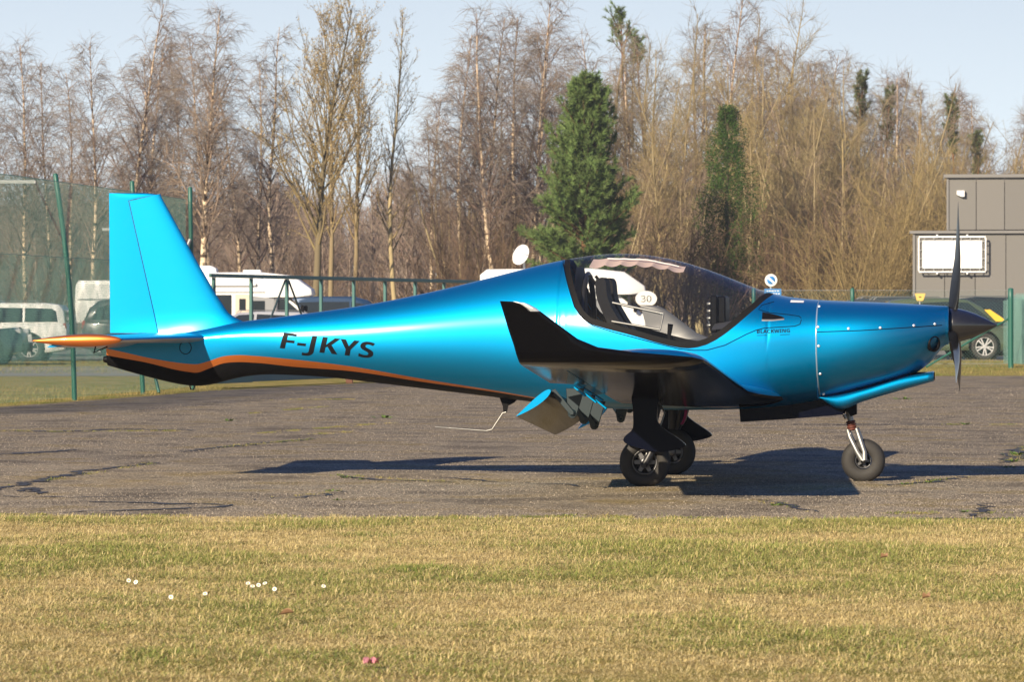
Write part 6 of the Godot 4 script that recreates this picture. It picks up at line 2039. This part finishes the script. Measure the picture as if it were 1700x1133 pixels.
	for e in [V(-1.09, 10.89), V(-1.06, 11.06), V(-1.04, 10.99), V(-1.02, 10.89), V(-0.96, 11.22), V(-0.77, 11.06), V(-1.22, 11.48), V(-1.34, 11.66), V(-1.56, 10.82), V(-1.6, 10.72)]:
		var d := thing("daisy", "small white daisy open in the dry lawn", "flower", Vector3(e.x, 0.052, e.y), 0.0, "daisies in the lawn")
		d.rotation = Vector3(rng.randf_range(0.6, 1.1), rng.randf_range(-0.5, 0.4), 0)
		var pm := begin(false)
		for k in 12:
			var a := TAU * k / 12
			var o := Vector3(cos(a), 0.12, sin(a)) * 0.0105
			var s := Vector3(-sin(a), 0, cos(a)) * 0.0026
			quad(pm, Vector3.ZERO, o * 0.6 + s, o, o * 0.6 - s)
		part("petals", fin(pm), M.white, d)
		part("eye", lathe_mesh([Vector2(0.0, 0.0045), Vector2(0.003, 0.003), Vector2(0.004, 0.0003)], 8, Transform3D(Basis(Vector3.UP, Vector3.RIGHT, Vector3.BACK), Vector3.ZERO)), M.yellow, d)
		part("stalk", tube_mesh([Vector3(0, -0.045, 0), Vector3(0, 0, 0)], [0.001, 0.001], 4), M.weed, d)
	var lm := begin()
	var rows := []
	for a in 7:
		var row := PackedVector3Array()
		for b in 7: row.append(Vector3((a - 3) * 0.008 + 0.004 * sin(b * 1.9), 0.012 + 0.012 * sin(a * 2.1 + b * 1.3), (b - 3) * 0.008 + 0.004 * sin(a * 2.7)))
		rows.append(row)
	grid(lm, rows)
	var lit := part("paper_scrap", fin(lm), M.pink, self)
	lit.position = Vector3(-0.46, 0.02, 14.2)
	tag(lit, "crumpled pink scrap of paper in the grass near the bottom edge", "litter")
	for e in [[1.63, 11.63, "curled brown dead leaf low in the lawn at right"], [1.71, 9.11, "small dark dead leaf in the green patch below the nose wheel"], [-0.84, 12.45, "pale dead leaf in the lawn below the daisies"]]:
		var st := begin()
		var rr := []
		for a in 7:
			var row := PackedVector3Array()
			for b in 5:
				var f := a / 6.0
				var wd := 0.014 * sin(PI * clampf(f, 0.02, 0.98))
				row.append(Vector3((f - 0.5) * 0.06, 0.008 + 0.02 * pow((b - 2) / 2.0, 2.0) * sin(PI * f) + 0.01 * f, (b - 2) / 2.0 * wd))
			rr.append(row)
		grid(st, rr)
		var lf := part("dead_leaf", fin(st), M.dead_leaf, self)
		lf.position = Vector3(e[0], 0.035, e[1])
		lf.rotation.y = rng.randf() * TAU
		tag(lf, e[2], "leaf")
	var rb := thing("warning_ribbon", "thin dark pink ribbon hanging under the belly ahead of the main wheels", "ribbon", Vector3(NOSE_X - 1.245, 0.0, 0.0), -YAW)
	var rm := begin()
	var r1 := PackedVector3Array()
	var r2 := PackedVector3Array()
	for k in 9:
		var f := k / 8.0
		r1.append(Vector3(0.0 - 0.03 * f * f, 0.5 - 0.1 * f, 0.012 + 0.006 * sin(f * 7.0)))
		r2.append(Vector3(0.018 - 0.03 * f * f, 0.5 - 0.1 * f, -0.005 + 0.006 * sin(f * 6.0)))
	grid(rm, [r1, r2])
	part("strip", fin(rm), M.ribbon, rb)

# ------------------------------------------------------------------ materials
func grit(size: int) -> ImageTexture:
	# stones of several sizes in a dark binder
	var w := PackedFloat32Array()
	w.resize(size * size)
	w.fill(0.0)
	for k in size * size / 5:
		var r := rng.randf_range(0.6, 1.5) if rng.randf() < 0.85 else rng.randf_range(1.5, 3.2)
		var cx := rng.randi() % size
		var cy := rng.randi() % size
		var v := rng.randf_range(0.1, 1.0)
		var n := int(ceil(r))
		for y in range(-n, n + 1):
			for x in range(-n, n + 1):
				if x * x + y * y <= r * r: w[((cy + y + size) % size) * size + (cx + x + size) % size] = v
	var data := PackedByteArray()
	data.resize(size * size * 3)
	for i in size * size:
		var c := lin(0.165, 0.142, 0.102).lerp(lin(0.7, 0.62, 0.465), w[i] * w[i] * 0.55 + w[i] * 0.35)
		data[i * 3] = c.r8; data[i * 3 + 1] = c.g8; data[i * 3 + 2] = c.b8
	return ImageTexture.create_from_image(Image.create_from_data(size, size, false, Image.FORMAT_RGB8, data))

func make_materials() -> void:
	M.paint = mat(lin(0.0, 0.25, 0.51), 0.57, 1.0, 0.6)
	M.paint.clearcoat_roughness = 0.16
	M.copper = mat(lin(0.62, 0.17, 0.03), 0.38, 0.8, 1.0)
	M.black = mat(lin(0.006, 0.006, 0.007), 0.45, 0.0, 0.0, 0.2)
	M.black_gloss = mat(lin(0.003, 0.003, 0.004), 0.13, 0.0, 0.0, 0.25)
	M.rim_shaded = mat(lin(0.13, 0.13, 0.135), 0.4, 0.7)  # rim colour darkened for the shade of the gear doors
	M.winglet_grey = mat(lin(0.07, 0.072, 0.075), 0.3, 0.0, 0.6)
	M.navy = mat(lin(0.001, 0.002, 0.009), 0.25, 0.0, 0.0, 0.25)
	M.under_grey = mat(lin(0.35, 0.36, 0.38), 0.35, 0.0, 0.6)
	M.rubber = mat(lin(0.012, 0.012, 0.013), 0.55, 0.0, 0.0, 0.15)
	M.lining = mat(lin(0.035, 0.036, 0.04), 0.8)
	M.canopy = glass(Color(0.22, 0.23, 0.225), 0.1)
	M.canopy.metallic_specular = 0.32
	M.seat = mat(lin(0.018, 0.018, 0.02), 0.7, 0.0, 0.0, 0.2)
	M.silver_rim = mat(lin(0.5, 0.5, 0.5), 0.4, 0.2)
	M.blind = mat(lin(0.66, 0.5, 0.42), 0.85)
	M.blind.backlight_enabled = true
	M.blind.backlight = Color(0.5, 0.4, 0.36)
	M.tyre = mat(lin(0.03, 0.028, 0.026), 0.75)
	M.alloy = mat(lin(0.55, 0.55, 0.56), 0.35, 0.9)
	M.steel = mat(lin(0.27, 0.27, 0.26), 0.45, 0.8)
	M.dark_metal = mat(lin(0.03, 0.03, 0.032), 0.4, 0.4)
	M.carbon = mat(lin(0.012, 0.012, 0.013), 0.3, 0.0, 1.0)
	M.blade = mat(lin(0.008, 0.0085, 0.01), 0.3, 0.0, 0.35, 0.35)
	M.bracket = mat(lin(0.006, 0.02, 0.028), 0.45, 0.0, 0.3)
	M.lens = glass(Color(0.9, 0.92, 0.95), 0.08)
	M.led = mat(lin(0.75, 0.75, 0.7), 0.8, 0.0, 0.0, 0.1)
	M.line = mat(lin(0.003, 0.008, 0.02), 0.6, 0.0, 0.0, 0.1)
	M.edge_highlight = mat(lin(0.25, 0.36, 0.46), 0.3, 0.4)  # highlight along the cowling joint edge, put into the colour
	M.fastener = mat(lin(0.75, 0.76, 0.78), 0.3, 0.6)
	M.vinyl = mat(lin(0.006, 0.007, 0.01), 0.5, 0.0, 0.0, 0.2)
	M.rust_rubber = mat(lin(0.1, 0.025, 0.015), 0.6)
	M.white = mat(lin(0.8, 0.8, 0.78), 0.4)
	M.cream = mat(lin(0.62, 0.52, 0.4), 0.6)
	M.grey_print = mat(lin(0.25, 0.26, 0.27), 0.45)
	M.car_glass = mat(lin(0.02, 0.026, 0.028), 0.06, 0.0, 0.0, 0.6)
	M.lens_solid = mat(lin(0.6, 0.6, 0.6), 0.1, 0.3)
	M.red_lens = mat(lin(0.4, 0.02, 0.015), 0.2)
	for q in [["teal_car", 0.02, 0.045, 0.055], ["grey_car", 0.05, 0.055, 0.06], ["navy_car", 0.012, 0.018, 0.035], ["blue_car", 0.015, 0.045, 0.1], ["silver_car", 0.4, 0.41, 0.43], ["green_car", 0.085, 0.11, 0.06], ["black_car", 0.015, 0.016, 0.018]]:
		M[q[0]] = mat(lin(q[1], q[2], q[3]), 0.35, 0.3, 1.0)
	M.green_post = mat(lin(0.012, 0.1, 0.075), 0.45)
	M.green_wire = mat(lin(0.12, 0.25, 0.21), 0.5)
	M.pale_wire = mat(lin(0.22, 0.4, 0.36), 0.5)
	M.gate_green = mat(lin(0.035, 0.13, 0.12), 0.5)
	M.gate_dark = mat(lin(0.03, 0.055, 0.06), 0.5)
	M.gate_beam = mat(lin(0.05, 0.12, 0.13), 0.55)
	M.galv = mat(lin(0.36, 0.37, 0.37), 0.5, 0.5)
	M.rust = mat(lin(0.12, 0.05, 0.03), 0.8)
	M.sign_blue = mat(lin(0.03, 0.2, 0.52), 0.4)
	M.amber = mat(lin(0.75, 0.47, 0.12), 0.5)
	M.yellow = mat(lin(0.7, 0.42, 0.02), 0.5)
	M.cladding = mat(lin(0.138, 0.134, 0.125), 0.5)
	M.cladding_b = mat(lin(0.132, 0.128, 0.12), 0.5)
	M.cladding_c = mat(lin(0.143, 0.138, 0.129), 0.5)
	M.cladding_dark = mat(lin(0.08, 0.075, 0.07), 0.7)
	M.cap = mat(lin(0.17, 0.166, 0.16), 0.45)
	M.pink = mat(lin(0.75, 0.3, 0.32), 0.7)
	M.ribbon = mat(lin(0.35, 0.02, 0.1), 0.7)
	M.dead_leaf = mat(lin(0.3, 0.17, 0.09), 0.8)
	# plants: colour comes with the geometry
	for n in ["twig", "bark", "needles", "grass", "tint"]:
		M[n] = mat(Color.WHITE, 0.85)
		M[n].vertex_color_use_as_albedo = true
		M[n].metallic_specular = 0.25
	M.grass.backlight_enabled = true
	M.grass.backlight = Color(0.35, 0.35, 0.3)
	M.needles.backlight_enabled = true
	M.needles.backlight = Color(0.25, 0.25, 0.2)
	M.weed = mat(lin(0.1, 0.17, 0.025), 0.8)
	# birch bark: dark horizontal scars
	M.bark_birch = mat(Color.WHITE, 0.8)
	M.bark_birch.vertex_color_use_as_albedo = true
	worldtex(M.bark_birch, noise_tex(256, noise(0.02, 5, 3), [[0.0, Color(0.12, 0.1, 0.09)], [0.3, Color(0.3, 0.26, 0.22)], [0.42, Color(0.95, 0.93, 0.9)], [1.0, Color(1, 1, 1)]]), 1.0)
	M.bark_birch.uv1_scale = Vector3(0.35, 0.9, 0.35)
	# asphalt: grit over patches of wear, moss and damp stain
	M.asphalt = mat(Color.WHITE, 0.9)
	M.asphalt.metallic_specular = 0.3
	worldtex(M.asphalt, grit(512), 0.5)
	detail(M.asphalt, noise_tex(1024, noise(0.012, 32, 6), [[0.0, Color(0.66, 0.63, 0.6)], [0.35, Color(0.88, 0.86, 0.83)], [0.5, Color(1, 0.98, 0.95)], [0.68, Color(0.98, 0.94, 0.86)], [0.78, Color(0.92, 0.87, 0.7)], [1.0, Color(1, 0.99, 0.96)]]), 0.07)
	M.asphalt_worn = M.asphalt.duplicate()
	M.asphalt_worn.albedo_color = Color(1, 1, 1)
	M.asphalt.albedo_color = lin(0.8, 0.8, 0.82)
	M.tar = mat(lin(0.035, 0.036, 0.04), 0.75)
	M.road = mat(Color.WHITE, 0.95)
	worldtex(M.road, noise_tex(512, noise(0.05, 41, 5), [[0.0, lin(0.16, 0.145, 0.12)], [1.0, lin(0.26, 0.24, 0.205)]]), 0.3)
	M.turf = mat(Color.WHITE, 1.0)
	M.turf.metallic_specular = 0.1
	worldtex(M.turf, noise_tex(1024, noise(0.09, 51, 5), [[0.0, lin(0.08, 0.06, 0.028)], [0.4, lin(0.25, 0.195, 0.085)], [0.6, lin(0.4, 0.305, 0.135)], [1.0, lin(0.52, 0.41, 0.2)]]), 0.7)
	detail(M.turf, noise_tex(512, noise(0.02, 52, 4), [[0.0, Color(0.6, 0.75, 0.4)], [0.5, Color(0.95, 0.97, 0.85)], [1.0, Color(1, 1, 1)]]), 0.11)
	M.litter = mat(Color.WHITE, 1.0)
	worldtex(M.litter, noise_tex(512, noise(0.08, 61, 5), [[0.0, lin(0.04, 0.028, 0.018)], [0.5, lin(0.11, 0.078, 0.05)], [1.0, lin(0.2, 0.15, 0.1)]]), 0.4)

func _ready() -> void:
	rng.seed = 20240306
	# ---- camera: a long lens from 26.7 m, level, with a little lens shift
	var cam := Camera3D.new()
	cam.name = "camera"
	var attr := CameraAttributesPhysical.new()
	attr.frustum_focal_length = 134.7
	attr.frustum_near = 0.5
	attr.frustum_far = 2000.0
	attr.frustum_focus_distance = 25.6
	attr.exposure_aperture = 13.0
	cam.attributes = attr
	add_child(cam, true)
	cam.position = Vector3(0, 1.16, 26.72)
	cam.projection = Camera3D.PROJECTION_FRUSTUM
	cam.keep_aspect = Camera3D.KEEP_HEIGHT
	cam.near = 0.5
	cam.far = 2000.0
	cam.size = 0.5 * 1133.0 / 6360.0
	cam.frustum_offset = Vector2(0, -0.5 * (566.5 - 524.0) / 6360.0)
	cam.current = true
	# ---- sky, sun, exposure
	var env := Environment.new()
	env.background_mode = Environment.BG_SKY
	var sky := Sky.new()
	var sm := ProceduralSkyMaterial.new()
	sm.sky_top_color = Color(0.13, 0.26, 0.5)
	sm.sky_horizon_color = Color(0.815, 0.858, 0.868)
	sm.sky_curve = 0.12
	sm.ground_bottom_color = Color(0.22, 0.2, 0.17)
	sm.ground_horizon_color = Color(0.35, 0.33, 0.3)
	sm.sun_angle_max = 30.0
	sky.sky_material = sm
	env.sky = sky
	env.tonemap_mode = Environment.TONE_MAPPER_LINEAR
	env.tonemap_exposure = 1.65
	env.fog_enabled = true
	env.fog_density = 0.0003
	env.fog_light_color = Color(0.86, 0.9, 0.96)
	env.sdfgi_enabled = true
	env.ssao_enabled = true
	env.ssil_enabled = true
	var we := WorldEnvironment.new()
	we.name = "environment"
	we.environment = env
	add_child(we, true)
	var sun := DirectionalLight3D.new()
	sun.name = "sun"
	sun.light_energy = 1.6
	sun.light_color = Color(1.0, 0.93, 0.82)
	sun.light_angular_distance = 0.53
	sun.shadow_enabled = true
	add_child(sun, true)
	var to := Vector3(1.221, -1.0, -1.923)
	sun.look_at_from_position(Vector3.ZERO, to, Vector3.UP)

	make_materials()
	build_ground()
	build_hall()
	build_fences()
	build_trees()
	build_vehicles()
	build_signs()
	build_aircraft()
